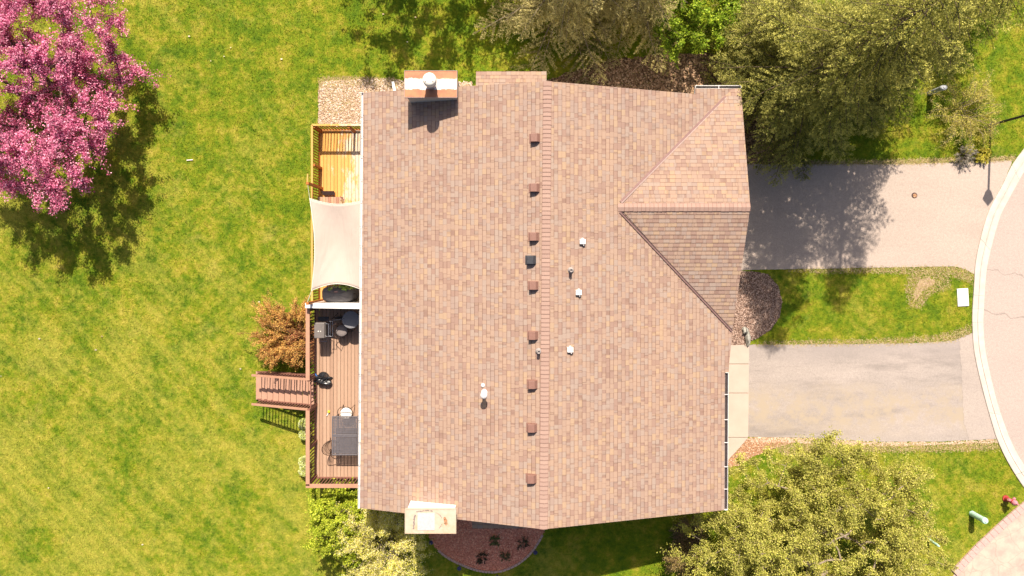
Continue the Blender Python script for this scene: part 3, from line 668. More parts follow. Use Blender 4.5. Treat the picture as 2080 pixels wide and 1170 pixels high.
# ------------------------------------------------------------------ decks
ZD = 1.1
def boards(x0, x1, y0, y1, pitch, z, th=.03, gap=.013, axis='y'):
    mb = MB(); n = int(round((x1-x0)/pitch)) if axis == 'y' else int(round((y1-y0)/pitch))
    for i in range(n):
        if axis == 'y': mb.box(x0+i*pitch+gap/2, x0+(i+1)*pitch-gap/2, y0, y1, z-th, z+random.uniform(-.001, .001))
        else: mb.box(x0, x1, y0+i*pitch+gap/2, y0+(i+1)*pitch-gap/2, z-th, z)
    return mb
def rail_run(parent, a, b, base_z0, base_z1, h, capw, capt, bal, pitch, m_cap, m_bal, bottom=True, skip_posts=True, postw=.09, name='railing'):
    a = Vector((*a, 0)); b = Vector((*b, 0)); L = (b-a).length; mb = MB()
    za = lambda t: base_z0+(base_z1-base_z0)*t
    n = max(2, int(L/pitch))
    for i in range(1, n):
        t = i/n; p = a.lerp(b, t); mb.box(p.x-bal/2, p.x+bal/2, p.y-bal/2, p.y+bal/2, za(t)+.06, za(t)+h-.03)
    A = Vector((a.x, a.y, za(0))); B = Vector((b.x, b.y, za(1))); up = Vector((0,0,1))
    if bottom: mb.bar(A+up*.09, B+up*.09, .045, .07)
    mb.bar(A+up*(h-.065), B+up*(h-.065), .045, .065)
    o = mb.build(name, m_bal, parent)
    mb = MB(); mb.bar(A+up*(h-capt/2), B+up*(h-capt/2), capw, capt); mb.build('top_rail', m_cap, o, bevel=.004); return o
# upper cedar deck
ux0, ux1 = -7.6, WX0; uy1 = -(255-525)/S(ZD+.95); uy0 = -(620-525)/S(ZD)+.02
UD = empty('cedar_deck', ((ux0+ux1)/2, (uy0+uy1)/2, 0), 'orange cedar deck with pale worn boards beside the gravel bed', 'deck')
boards(ux0, ux1, uy0, uy1, .14, ZD).build('deck_floor', M['deckorange'], UD)
mb = MB(); mb.box(ux0, ux1, uy0, uy0+.04, ZD-.25, ZD-.032); mb.box(ux0, ux1, uy1-.04, uy1, ZD-.25, ZD-.032); mb.box(ux0, ux0+.04, uy0+.04, uy1-.04, ZD-.25, ZD-.032)
y = uy0+.5
while y < uy1-.2: mb.box(ux0+.04, ux1, y, y+.04, ZD-.24, ZD-.032); y += .5
mb.build('joist', M['cedardark'], UD)
rail_run(UD, (ux0, uy0+.05), (ux0, uy1), ZD, ZD, 1.08, .075, .04, .032, .105, M['deckorange'], M['cedardark'])
rail_run(UD, (ux0, uy1), (ux1, uy1), ZD, ZD, 1.08, .075, .04, .032, .115, M['deckorange'], M['cedardark'])
def post(x, y, z0, z1, w_, mat, parent, name='post'):
    mb = MB(); mb.box(x-w_/2, x+w_/2, y-w_/2, y+w_/2, z0, z1); return mb.build(name, mat, parent, bevel=.005)
for (x, y) in ((ux0+.06, uy1-.06), (ux0+1.38, uy1-.06), (ux0+.06, W(0, 342, ZD).y)): post(x, y, 0, ZD+1.03, .09, M['cedardark'], UD)
tp1 = (ux0+.08, W(0, 383, ZD).y); tp2 = (ux0+.08, W(0, 610, ZD).y)
for q in (tp1, tp2): post(q[0], q[1], 0, 3.02, .10, M['cedardark'], UD, 'tall_post')
mb = MB(); a = W(624, 372, 3.0); mb.bar(a, a+Vector((.02,.34,.0)), .04, .03); mb.build('bracket', M['deckorange'], UD)
# lower composite deck
lx0, lx1 = -7.76, WX0; ly1 = -(628-525)/S(3.0)-.02; ly0 = -(985-525)/S(ZD+.95)
LD = empty('composite_deck', ((lx0+lx1)/2, (ly0+ly1)/2, 0), 'brown composite deck with side stairs and grey furniture on it', 'deck')
boards(lx0, lx1, ly0, ly1, .14, ZD).build('deck_floor', M['deckbrown'], LD)
mb = MB(); mb.box(lx0, lx1, ly0, ly0+.04, ZD-.25, ZD-.032); mb.box(lx0, lx0+.04, ly0+.04, ly1, ZD-.25, ZD-.032)
y = ly0+.5
while y < ly1-.2: mb.box(lx0+.04, lx1, y, y+.04, ZD-.24, ZD-.032); y += .5
mb.build('joist', M['browndark'], LD)
ys1 = W(0, 763, ZD).y; ys0 = W(0, 822, ZD).y
rail_run(LD, (lx0, ly1), (lx0, ys1), ZD, ZD, 1.08, .15, .035, .035, .125, M['brownrail'], M['browndark'])
rail_run(LD, (lx0, ys0), (lx0, ly0), ZD, ZD, 1.08, .15, .035, .035, .125, M['brownrail'], M['browndark'])
rail_run(LD, (lx0-.075, ly0), (lx1, ly0), ZD, ZD, 1.08, .15, .036, .035, .125, M['brownrail'], M['browndark'])
for y in (ly1-.05, ys1, ys0, (ys0+ly0)/2, ly0+.05): post(lx0+.02, y, 0, ZD+1.04, .10, M['browndark'], LD)
post(lx1-.1, ly0+.02, 0, ZD+1.04, .10, M['browndark'], LD)
# gate over the stair head
mb = MB(); gx = lx0+.05
for z in (ZD+.12, ZD+.85): mb.bar((gx, ys1-.1, z), (gx, ys0+.1, z), .04, .05)
for i in range(7): y = ys1-.1+(ys0-ys1+.2)*i/6; mb.box(gx-.015, gx+.015, y-.015, y+.015, ZD+.14, ZD+.84)
mb.build('gate', M['browndark'], LD)
# stairs going down to the lawn
nt = 10; run = .272; st = MB(); tops = []
for i in range(nt):
    z = ZD-(i)*ZD/(nt+.3)-.02; x1 = lx0-.03-i*run; x0 = x1-run
    if i == 0: z = ZD-.004
    st.box(x0+.015, x1-.035, ys0, ys1, z-.03, z)
    tops.append((x0, z))
stairs = st.build('stairs', M['treadbrown'], LD)
mb = MB()
for y in (ys0+.02, ys1-.02): mb.bar((lx0-.02, y, ZD-.22), (lx0-nt*run, y, -.02), .04, .24)
mb.build('stringer', M['browndark'], stairs)
xe = lx0-nt*run+.15
for y in (ys1, ys0):
    r_ = rail_run(stairs, (lx0-.05, y), (xe, y), ZD, ZD*.13, .88, .09, .035, .035, .125, M['brownrail'], M['browndark'], name='stair_rail')
# white privacy wall between the decks
wy = -(622.5-525)/S(2.9); wxl = (622-NX)/S(2.3); PW = MB(); zl, zh = 2.45, 3.05; wt = .095
PW.add([(wxl, wy-wt, 0), (lx1, wy-wt, 0), (lx1, wy+wt, 0), (wxl, wy+wt, 0), (wxl, wy-wt, zl), (lx1, wy-wt, zh), (lx1, wy+wt, zh), (wxl, wy+wt, zl)],
    [(0,3,2,1),(4,5,6,7),(0,1,5,4),(1,2,6,5),(2,3,7,6),(3,0,4,7)])
tag(PW.build('privacy_wall', M['white'], bevel=.01), 'white privacy wall with sloping top between the two decks', 'wall')

# ------------------------------------------------------------------ sail and ropes
SS = empty('shade_sail', W(682, 495, 2.85), 'pale peach shade sail stretched over the cedar deck', 'shade sail')
mb = MB(); n = 30
def sail(u, v):
    xl = 629+(633-629)*v+8*math.sin(math.pi*v); xr = 734+2*v-1.0*math.sin(math.pi*v)
    yt = 403+5*u+9*math.sin(math.pi*u); yb_ = 590-1*u-13*math.sin(math.pi*u)
    x = xl+(xr-xl)*u; y = yt+(yb_-yt)*v
    z = 2.92+.35*u*0-.16*math.sin(math.pi*u)*math.sin(math.pi*v)+.05*math.cos(math.pi*2*u)*math.sin(math.pi*v)
    # tension folds running out of the lower left corner
    r = math.hypot(u, 1-v); th = math.atan2(1-v, u+1e-6)
    z += .035*math.exp(-((th-.75)/.09)**2)*min(r*3,1)*math.exp(-r*1.6)+.02*math.exp(-((th-1.15)/.07)**2)*min(r*3,1)*math.exp(-r*1.8)
    return W(x, y, z)
for j in range(n+1):
    for i in range(n+1): mb.v.append(tuple(sail(i/n, j/n)))
mb.f = [(j*(n+1)+i, (j+1)*(n+1)+i, (j+1)*(n+1)+i+1, j*(n+1)+i+1) for j in range(n) for i in range(n)]; mb.m = [0]*len(mb.f)
cl = mb.build('cloth', M['sail'], SS, smooth=True); so = cl.modifiers.new('s', 'SOLIDIFY'); so.thickness = .006
mb = MB(); edge = [sail(0, j/n) for j in range(n+1)]; mb.tube(edge, .012, 6); mb.tube([sail(i/n, 0) for i in range(n+1)], .010, 6); mb.tube([sail(i/n, 1) for i in range(n+1)], .010, 6); mb.build('hem', M['cushion'], SS)
for a, b in (((tp1[0], tp1[1], 3.0), sail(0, 0)), ((tp2[0]-.02, tp2[1], 3.0), sail(0, 1))):
    mb = MB(); mb.tube([Vector(a), Vector(a).lerp(Vector(b), .5)-Vector((0,0,.01)), b], .010, 6); mb.build('rope', M['rope'], SS)

# ------------------------------------------------------------------ things on the decks
def legs(parent, pts, z0, z1, r, mat, name='leg', splay=0, c=None):
    for (x, y) in pts:
        mb = MB(); dx = (x-c[0])*splay if c else 0; dy = (y-c[1])*splay if c else 0
        mb.tube([(x, y, z1), (x+dx, y+dy, z0)], r, 8); mb.build(name, mat, parent)
# patio table
a = W(674, 845.5, 1.84); b = W(727, 925, 1.84); x0, x1, y1, y0 = a.x, b.x, a.y, b.y; zt = 1.84
T = empty('patio_table', ((x0+x1)/2, (y0+y1)/2, ZD), 'dark rectangular patio table with perforated metal top', 'table')
mb = MB(); f_ = .045
mb.box(x0, x1, y0, y0+f_, zt-.03, zt); mb.box(x0, x1, y1-f_, y1, zt-.03, zt); mb.box(x0, x0+f_, y0+f_, y1-f_, zt-.03, zt); mb.box(x1-f_, x1, y0+f_, y1-f_, zt-.03, zt)
ym = (y0+y1)/2; mb.box(x0+f_, x1-f_, ym-.06, ym+.06, zt-.03, zt); mb.build('table_frame', M['lattice'], T, bevel=.006)
for (ya, yb_) in ((y0+f_, ym-.06), (ym+.06, y1-f_)):
    mb = MB(); k = int((x1-x0-2*f_)/.055)
    for i in range(1, k): x = x0+f_+(x1-x0-2*f_)*i/k; mb.box(x-.018, x+.018, ya, yb_, zt-.012, zt-.004)
    k = int((yb_-ya)/.055)
    for i in range(1, k): y = ya+(yb_-ya)*i/k; mb.box(x0+f_, x1-f_, y-.018, y+.018, zt-.0125, zt-.0075)
    mb.build('lattice_panel', M['lattice'], T)
legs(T, [(x0+.08, y0+.08), (x1-.08, y0+.08), (x0+.08, y1-.08), (x1-.08, y1-.08)], ZD, zt-.03, .022, M['lattice'])
# wire chairs (built facing -Y then turned)
def wire_chair(name, c, ang, label, pad=None, padmat=None, metal='chairbrown', group='metal chairs on the brown deck', backh=.42, mesh=True):
    cx, cy = c; R_ = .25; E = empty(name, (cx, cy, ZD), label, 'chair', group)
    def rb_(mb, nm, mat, par=None, **k): mb.rot((cx, cy), ang); return mb.build(nm, mat, par or E, **k)
    zs = ZD+.43; mt = M[metal]
    mb = MB(); mb.tube([(cx+R_*math.cos(t)*.95, cy+R_*math.sin(t)*.95, zs) for t in np.linspace(0, 2*math.pi, 25)], .011, 6)
    for i in range(-4, 5):
        d = i*.052; h = math.sqrt(max(0, (R_*.93)**2-d*d)); mb.tube([(cx+d, cy-h, zs), (cx+d, cy+h, zs)], .005, 4); mb.tube([(cx-h, cy+d, zs+.006), (cx+h, cy+d, zs+.006)], .005, 4)
    rb_(mb, 'seat', mt)
    mb = MB(); ts = np.linspace(math.radians(-5), math.radians(185), 19)
    arc = lambda r, z, k=1.0: [(cx+r*math.cos(t), cy+r*math.sin(t)*k+.03, z+.0*math.sin(t)) for t in ts]
    top = [(cx+.29*math.cos(t), cy+.30*math.sin(t)+.04, zs+.20+.24*max(0, math.sin(t))**1.5) for t in ts]
    mb.tube(top, .013, 6)
    if mesh:
        for i in range(3, 16):
            p = top[i]; t = ts[i]; q = (cx+.235*math.cos(t), cy+.235*math.sin(t), zs)
            mb.tube([q, p], .006, 4)
            if i < 15: p2 = top[i+1]; mb.tube([Vector(q).lerp(Vector(p), .5), Vector((cx+.235*math.cos(ts[i+1]), cy+.235*math.sin(ts[i+1]), zs)).lerp(Vector(p2), .5)], .006, 4); mb.tube([q, p2], .004, 4)
    rb_(mb, 'backrest', mt)
    for sx in (-1, 1):
        mb = MB(); mb.tube([top[0] if sx > 0 else top[-1], (cx+sx*.27, cy-.16, zs+.2), (cx+sx*.22, cy-.2, zs)], .011, 6); rb_(mb, 'armrest', mt)
        for sy in (-1, 1):
            mb = MB(); mb.tube([(cx+sx*.17, cy+sy*.17, zs), (cx+sx*.23, cy+sy*.24, ZD)], .011, 6); rb_(mb, 'leg', mt)
    if pad:
        mb = MB(); n = 20; prof_ = [(.0,0),(.20,0),(.225,.02),(.225,.045),(.20,.065),(.0,.07)]
        mb.lathe((cx, cy, zs+.012), [(.19,0),(.225,.02),(.225,.05),(.20,.07),(.12,.082),(.02,.085)], 24, sx=1.02); rb_(mb, 'cushion', padmat, smooth=True)
    return E
p = W(703, 840, 1.6); wire_chair('patio_chair', (p.x, p.y), 0, 'metal chair with a white seat cushion at the head of the patio table', True, M['cushion'], mesh=False)
p = W(676, 908, 1.6); wire_chair('patio_chair', (p.x+.02, p.y), math.radians(90), 'brown mesh-backed chair pushed under the left side of the patio table')
p = W(694, 672, 1.6); wire_chair('patio_chair', (p.x, p.y), math.radians(38), 'wire chair with a grey seat between the grill and the round table', True, M['seatgrey'], mesh=False)
# round covered table
p = W(712.5, 649.5, 1.95); E = empty('round_table', (p.x, p.y, ZD), 'small round table under a smooth grey cover, by the white wall', 'table')
mb = MB(); mb.lathe((p.x, p.y, 1.95), [(.31,-.16),(.335,-.02),(.332,-.005),(.32,0)], 40); mb.build('table_cover', M['tablegrey'], E)
mb = MB(); mb.lathe((p.x, p.y, ZD), [(.20,0),(.19,.03),(.03,.05),(.03,.70)], 20); mb.build('pedestal', M['black'], E)
# stack of folded black chairs in the shadow of the wall
p = W(692, 641, 1.5); E = empty('folded_chair', (p.x, p.y, ZD), 'black folded chair standing in the shade of the white wall', 'chair')
mb = MB(); mb.box(p.x-.22, p.x+.22, p.y-.14, p.y-.10, ZD+.06, ZD+.85); mb.rot((p.x, p.y), .12); mb.build('backrest', M['greycover'], E, bevel=.015)
mb = MB(); mb.box(p.x-.20, p.x+.20, p.y-.08, p.y-.04, ZD+.1, ZD+.62); mb.rot((p.x, p.y), .12); mb.build('seat', M['black'], E, bevel=.015)
mb = MB()
for sx in (-1, 1): mb.tube([(p.x+sx*.24, p.y-.1, ZD), (p.x+sx*.24, p.y-.06, ZD+.95)], .012, 6); mb.tube([(p.x+sx*.21, p.y+.06, ZD), (p.x+sx*.21, p.y-.08, ZD+.8)], .012, 6)
mb.build('frame', M['black'], E)
# barbecue
ga_ = W(636.5, 655, 2.08); gb_ = W(661, 688, 2.08); x0, x1, y1, y0 = ga_.x, gb_.x, ga_.y, gb_.y; cx, cy = (x0+x1)/2, (y0+y1)/2
G = empty('barbecue_grill', (cx, cy, ZD), 'grey barbecue grill with chrome handles against the left railing', 'grill')
mb = MB(); mb.box(x0+.02, x1-.02, y0+.02, y1-.02, 1.72, 1.92); mb.build('firebox', M['black'], G, bevel=.02)
mb = MB(); mb.add([(x0,y0,1.93),(x1,y0,1.93),(x1,y1,1.93),(x0,y1,1.93),(x0+.03,y0+.02,2.08),(x1-.05,y0+.02,2.08),(x1-.05,y1-.02,2.08),(x0+.03,y1-.02,2.08)], [(0,3,2,1),(4,5,6,7),(0,1,5,4),(1,2,6,5),(2,3,7,6),(3,0,4,7)])
ld_ = mb.build('lid', M['lid'], G, bevel=.02)
for i, dx in enumerate((-.04, .045)):
    mb = MB(); mb.lathe((cx+dx, cy-.03, 2.075), [(.024-.004*i,0),(.022-.004*i,.012),(.01,.016)], 16); mb.build('knob', M['cushion'], ld_)
mb = MB(); hx = x1+.09; mb.tube([(x1-.01, y0+.08, 1.97), (hx, y0+.08, 1.98), (hx, y1-.06, 1.98), (x1-.01, y1-.06, 1.97)], .013, 8); mb.build('handle', M['chrome'], ld_)
mb = MB(); mb.tube([(x1+.02, y0+.06, 1.78), (x1+.20, y0+.06, 1.78), (x1+.20, y1+.02, 1.78), (x1+.02, y1+.02, 1.78)], .012, 8); mb.tube([(x1+.1, y0+.06, 1.78), (x1+.1, y1+.02, 1.78)], .008, 6); mb.build('side_rack', M['chrome'], G)
mb = MB(); mb.box(x0+.1, x1+.06, y1+.03, y1+.2, 1.80, 1.83); mb.build('side_shelf', M['black'], G, bevel=.005)
mb = MB(); mb.tube([(x0+.12, y0-.02, 1.8), (x0+.12, y0-.13, 1.8), (x1-.02, y0-.13, 1.8), (x1-.02, y0-.02, 1.8)], .009, 6); mb.build('front_rail', M['chrome'], G)
legs(G, [(x0+.08, y0+.07), (x1-.08, y0+.07), (x0+.08, y1-.07), (x1-.08, y1-.07)], ZD, 1.73, .018, M['black'])
for x in (x0+.05, x1-.05):
    mb = MB(); mb.tube([(x-.02, y0+.07, ZD+.08), (x+.02, y0+.07, ZD+.08)], .08, 16); mb.build('wheel', M['black'], G)
# covered grill on the cedar deck
cxy = W(685, 598, 2.1); cx, cy = cxy.x, cxy.y; E = empty('covered_grill', (cx, cy, ZD), 'large grill under a dark grey cover below the edge of the shade sail', 'grill')
mb = MB(); k = 36
def outl(r, z, sk=0):
    out = []
    for j in range(k):
        t = 2*math.pi*j/k; c_, s_ = math.cos(t), math.sin(t); e = .42
        out.append((cx+math.copysign(abs(c_)**e, c_)*.62*r, cy+math.copysign(abs(s_)**.62, s_)*.31*r+sk, z+.006*math.sin(7*t)+.004*math.sin(13*t+2)))
    return out
rings = [outl(.98, ZD+.08), outl(.97, ZD+.5), outl(.98, ZD+.86), outl(.95, ZD+.97), outl(.84, ZD+1.06), outl(.55, ZD+1.11), outl(.15, ZD+1.125)]
vs = [p for r in rings for p in r]; fs = [(i*k+j, i*k+(j+1)%k, (i+1)*k+(j+1)%k, (i+1)*k+j) for i in range(len(rings)-1) for j in range(k)]+[tuple((len(rings)-1)*k+j for j in range(k))]
mb.add(vs, fs); mb.build('grill_cover', M['greycover'], E, smooth=True)
mb = MB(); lx_ = cx-.03; ly_ = cy+.105
mb.box(lx_-.07, lx_+.07, ly_-.018, ly_+.018, ZD+1.09, ZD+1.118); lb = mb.build('cover_badge', M['red'], E, bevel=.004)
mb = MB(); mb.box(lx_-.055, lx_-.035, ly_-.010, ly_+.010, ZD+1.119, ZD+1.121)
for i in range(4): mb.box(lx_-.02+i*.022, lx_-.006+i*.022, ly_-.009, ly_+.009, ZD+1.119, ZD+1.121)
mb.build('lettering', M['cushion'], lb)
mb = MB(); mb.tube([(cx+.60, cy+.02, ZD+.9), (cx+.70, cy+.02, ZD+.9), (cx+.70, cy-.1, ZD+.88)], .014, 6); mb.build('side_handle', M['black'], E)
# slatted bench and panel under the sail's upper edge
a = W(645, 400, 1.52); b = W(694, 424, 1.52); x0, x1, y1, y0 = a.x, b.x, a.y, b.y
E = empty('garden_bench', ((x0+x1)/2, (y0+y1)/2, ZD), 'slatted wooden bench reaching out from under the shade sail', 'bench')
sl_cols = [pm('slat_%d' % i, c) for i, c in enumerate([(.50,.32,.20), (.44,.27,.18), (.40,.20,.13)])]
mb = MB(); n = 9
for i in range(n): q = x0+(x1-x0)*i/n; mb.box(q+.004, q+(x1-x0)/n-.004, y0, y1+.0*i, 1.49, 1.52, m=(0,1,0,1,2,0,1,2,0)[i])
mb.build('seat', sl_cols, E)
mb = MB(); mb.box(x0, x1, y1-.04, y1, 1.40, 1.485); mb.box(x0, x1, y0, y0+.04, 1.40, 1.485); mb.build('frame', M['cedardark'], E)
mb = MB(); mb.bar((x1-.02, y1+.0, 1.66), (x1+.12, y1-.14, 1.66), .05, .03); mb.bar((x1+.02, y1-.03, 1.66), (x1+.02, y1-.03, 1.4), .04, .04); mb.build('armrest', M['browndark'], E)
legs(E, [(x0+.05, y0+.05), (x1-.05, y0+.05), (x0+.05, y1-.05), (x1-.05, y1-.05)], ZD, 1.40, .025, M['cedardark'])
a = W(653, 388, 1.35); b = W(681, 396, 1.25); E = empty('storage_box', ((a.x+b.x)/2, (a.y+b.y)/2, ZD), 'low wooden box with a dark brown lid on the worn deck boards', 'box')
mb = MB(); mb.add([(a.x, a.y, 1.36), (b.x-.02, a.y, 1.36), (b.x, b.y, 1.28), (a.x+.04, b.y, 1.28), (a.x, a.y, 1.34), (b.x-.02, a.y, 1.34), (b.x, b.y, 1.26), (a.x+.04, b.y, 1.26)], [(0,3,2,1),(4,5,6,7),(0,1,5,4),(1,2,6,5),(2,3,7,6),(3,0,4,7)]); mb.build('lid', M['panelbrown'], E)
mb = MB(); mb.box(a.x+.05, b.x-.03, b.y-.02, a.y-.03, ZD, 1.255); mb.build('box_body', sl_cols[0], E)
# black bag and toy
p = W(655, 770, 1.2)
def lumpy(c, rx, ry, rz, mat, name, seed, amp=.25, fold=9, sub=3):
    import bmesh
    bm = bmesh.new(); bmesh.ops.create_icosphere(bm, subdivisions=sub, radius=1); r = random.Random(seed); dirs = [Vector((r.uniform(-1,1), r.uniform(-1,1), r.uniform(-1,1))).normalized() for _ in range(fold)]
    for v in bm.verts:
        d = v.co.normalized(); k = 1+amp*sum(math.sin(d.dot(q)*6+i) for i, q in enumerate(dirs))/fold*2
        v.co = Vector((c[0]+d.x*rx*k, c[1]+d.y*ry*k, c[2]+max(-.6, d.z)*rz*k))
    me = bpy.data.meshes.new(name); bm.to_mesh(me); bm.free(); return me
E = empty('plastic_bag', p, 'crumpled shiny black plastic bag with a blue tie on the brown deck', 'bag')
link('bag', lumpy((p.x, p.y, ZD+.12), .33, .19, .17, 0, 'bag', 5, .75, 11, 4), M['bag'], E, smooth=False)
mb = MB()
for i in range(9):
    a = random.uniform(0, 6.28); pts = [(p.x+.1+.16*math.cos(a+t)*random.uniform(.6,1.1), p.y+.11*math.sin(a+t), ZD+.24+.04*math.sin(3*t)) for t in np.linspace(0, 2.2, 7)]; mb.tube(pts, .009, 5)
mb.build('fold', M['bag'], E)
q = W(642, 761, 1.3); mb = MB(); mb.tube([(q.x-.03, q.y+.03, ZD+.2), (q.x, q.y, ZD+.25), (q.x+.04, q.y-.05, ZD+.22)], .022, 8); mb.build('tie', M['blue'], E)
p = W(667, 838, ZD+.03); E = empty('toy_shovel', p, 'tiny yellow and white plastic toy lying on the brown deck boards', 'toy')
mb = MB(); mb.lathe((p.x+.02, p.y+.03, ZD+.005), [(.035,0),(.05,.02),(.045,.05),(.02,.065)], 16, sy=1.25); mb.build('head', M['yellow'], E, smooth=True)
mb = MB(); mb.tube([(p.x+.0, p.y-.02, ZD+.03), (p.x-.06, p.y-.13, ZD+.03)], [.016,.022], 8); mb.build('handle', M['white'], E)
# ------------------------------------------------------------------ small street and garden things
def pedestal(px, py, h, r, mat, label, flat=1.0):
    p = W(px, py, 0); E = empty('utility_pedestal', (p.x, p.y, 0), label, 'utility post')
    mb = MB(); mb.lathe((p.x, p.y, 0), [(r*1.05,0),(r*1.05,.05),(r,.06),(r,h-.16),(r*1.12,h-.16),(r*1.12,h-.05),(r*.9,h-.01),(r*.3,h)], 20, sy=flat); mb.build('post', mat, E, smooth=False, bevel=.008)
    mb = MB(); mb.lathe((p.x, p.y, h), [(r*.5,0),(r*.4,.02)], 14, sy=flat); mb.build('lid', mat, E)
pedestal(1889, 189, .95, .13, M['pedestal'], 'grey utility pedestal on the grass beside the big conifers', .7)
pedestal(1974, 1043, .84, .115, M['mint'], 'pale mint green utility pedestal alone on the grass by the pink edging')
pedestal(1886, 1095, .70, .05, M['mint'], 'thin pale marker post half hidden by the crown of the olive green tree')
p = W(2042, 1012, 0); E = empty('fire_hydrant', (p.x, p.y, 0), 'red fire hydrant with faded pink top by the pink edging', 'hydrant')
mb = MB(); mb.lathe((p.x, p.y, 0), [(.13,0),(.13,.05),(.09,.06),(.085,.46),(.12,.47),(.12,.52)], 18); mb.build('barrel', M['red'], E)
mb = MB(); mb.lathe((p.x, p.y, .52), [(.11,0),(.10,.06),(.06,.12),(.03,.14),(.03,.19)], 16); mb.build('bonnet', M['pink'], E)
for a in (0, 90, 180):
    a = math.radians(a-30); mb = MB(); mb.tube([(p.x+.07*math.cos(a), p.y+.07*math.sin(a), .40), (p.x+.19*math.cos(a), p.y+.19*math.sin(a), .40)], [.05,.058], 10); mb.build('outlet_cap', M['pink'], E)
# yard lamp
p = W(2012, 254, 0); E = empty('lamp_post', (p.x, p.y, 0), 'tall black lamp post rising past the right edge, behind the sparse shrub', 'lamp post')
mb = MB(); mb.lathe((p.x, p.y, 0), [(.11,0),(.11,.06),(.05,.10),(.045,3.15),(.06,3.17),(.06,3.2)], 14); mb.build('pole', M['black'], E)
mb = MB(); s_ = .17
mb.add([(p.x-s_*.7,p.y,3.15),(p.x,p.y-s_*.7,3.15),(p.x+s_*.7,p.y,3.15),(p.x,p.y+s_*.7,3.15),(p.x-s_*1.4,p.y,3.52),(p.x,p.y-s_*1.3,3.52),(p.x+s_*1.3,p.y,3.52),(p.x,p.y+s_*1.3,3.52),(p.x,p.y,3.86)], [(3,2,1,0),(0,1,5,4),(1,2,6,5),(2,3,7,6),(3,0,4,7),(4,5,8),(5,6,8),(6,7,8),(7,4,8)]); mb.build('lantern', M['black'], E)
# utility cover, drain cap, stones
a = W(1944.5, 586, .03); b = W(1967, 622, .03); E = MB(); E.box(a.x, b.x, b.y, a.y, -.02, .05); E.rot(((a.x+b.x)/2, (a.y+b.y)/2), math.radians(3)); tag(E.build('utility_cover', M['white'], bevel=.012), 'white rectangular utility cover in the grass next to the kerb', 'utility cover')
p = W(1857, 397, 0); E = empty('drain_cap', (p.x, p.y, 0), 'small round rusty drain cap in the upper driveway', 'drain cap')
mb = MB(); mb.lathe((p.x, p.y, .008), [(.12,0),(.12,.010),(.10,.014)], 24); mb.build('ring', M['panelbrown'], E); mb = MB(); mb.lathe((p.x+.012, p.y-.01, .02), [(.085,0),(.08,.008)], 20); mb.build('cap', M['mulchtan'], E)
for i, (x, y, rx, ry, rz, lab) in enumerate(((1512, 671, .12, .15, .16, 'round pale garden stone at the tip of the gravel bed by the path'), (1518, 688, .10, .32, .14, 'long pale grey garden stone between the gravel and the path corner'))):
    p = W(x, y, 0); o = link('garden_stone', lumpy((p.x, p.y, rz*.5), rx, ry, rz, 0, 'garden_stone', 3+i, .2, 7), M['stone'], loc=(p.x, p.y, 0), smooth=False); tag(o, lab, 'stone')
# thin black shepherd's hook over the gravel
p = W(1513, 655, 0); E = empty('plant_hook', (p.x, p.y, 0), 'thin black plant hook standing in the brown gravel bed', 'plant hook')
mb = MB(); mb.tube([(p.x, p.y, 0), (p.x, p.y, 1.1), (p.x+.03, p.y+.03, 1.2), (p.x+.12, p.y+.08, 1.2), (p.x+.14, p.y+.08, 1.12)], .011, 6); mb.build('pole', M['black'], E)
# solar lights along the mulch bed
SOL = ((877, 1096, 'at its left end'), (934, 1148, 'on its lower left curve'), (1010, 1166, 'at its lowest point'), (1087, 1116, 'at its right end'))
protoL = None
for i, (x, y, t) in enumerate(SOL):
    p = W(x, y, 0)
    if protoL is None:
        protoL = empty('solar_light', (p.x, p.y, 0))
        mb = MB(); mb.tube([(p.x, p.y, 0), (p.x, p.y, .28)], .012, 6); mb.build('stake', M['black'], protoL)
        mb = MB(); mb.lathe((p.x, p.y, .24), [(.05,0),(.085,.05),(.09,.07),(.05,.10),(.01,.11)], 14); mb.build('lamp_head', M['navy'], protoL); E = protoL
    else:
        E = protoL.copy(); COL.objects.link(E); E.location = (p.x, p.y, 0)
        for ch in protoL.children: c = ch.copy(); COL.objects.link(c); c.parent = E
    tag(E, 'small dark blue solar light on the red mulch bed edge, '+t, 'garden light', 'solar lights round the mulch bed')

# ------------------------------------------------------------------ foliage tools
def inpoly(P, poly):
    x, y = P[:, 0], P[:, 1]; r = np.zeros(len(P), bool); j = len(poly)-1
    for i in range(len(poly)):
        xi, yi = poly[i]; xj, yj = poly[j]
        c = ((yi > y) != (yj > y)) & (x < (xj-xi)*(y-yi)/((yj-yi) if abs(yj-yi) > 1e-9 else 1e-9)+xi); r ^= c; j = i
    return r
def faces_mesh(name, V, k, col, mat, parent=None, loc=None):
    """V: (n,k,3) world vertices of n separate k-gons; col (n,3)"""
    n = V.shape[0]; V = V.reshape(-1, 3).astype(np.float32); me = bpy.data.meshes.new(name)
    me.vertices.add(n*k); me.vertices.foreach_set('co', V.ravel()); me.loops.add(n*k); me.loops.foreach_set('vertex_index', np.arange(n*k, dtype=np.int32))
    me.polygons.add(n); me.polygons.foreach_set('loop_start', np.arange(0, n*k, k, dtype=np.int32)); me.polygons.foreach_set('loop_total', np.full(n, k, dtype=np.int32))
    me.update(); at = me.color_attributes.new('Col', 'FLOAT_COLOR', 'POINT'); c = np.ones((n*k, 4), np.float32); c[:, :3] = np.repeat(col, k, axis=0); at.data.foreach_set('color', c.ravel())
    return link(name, me, mat, parent, loc)
def nrm(a): return a/np.maximum(np.linalg.norm(a, axis=1, keepdims=True), 1e-9)
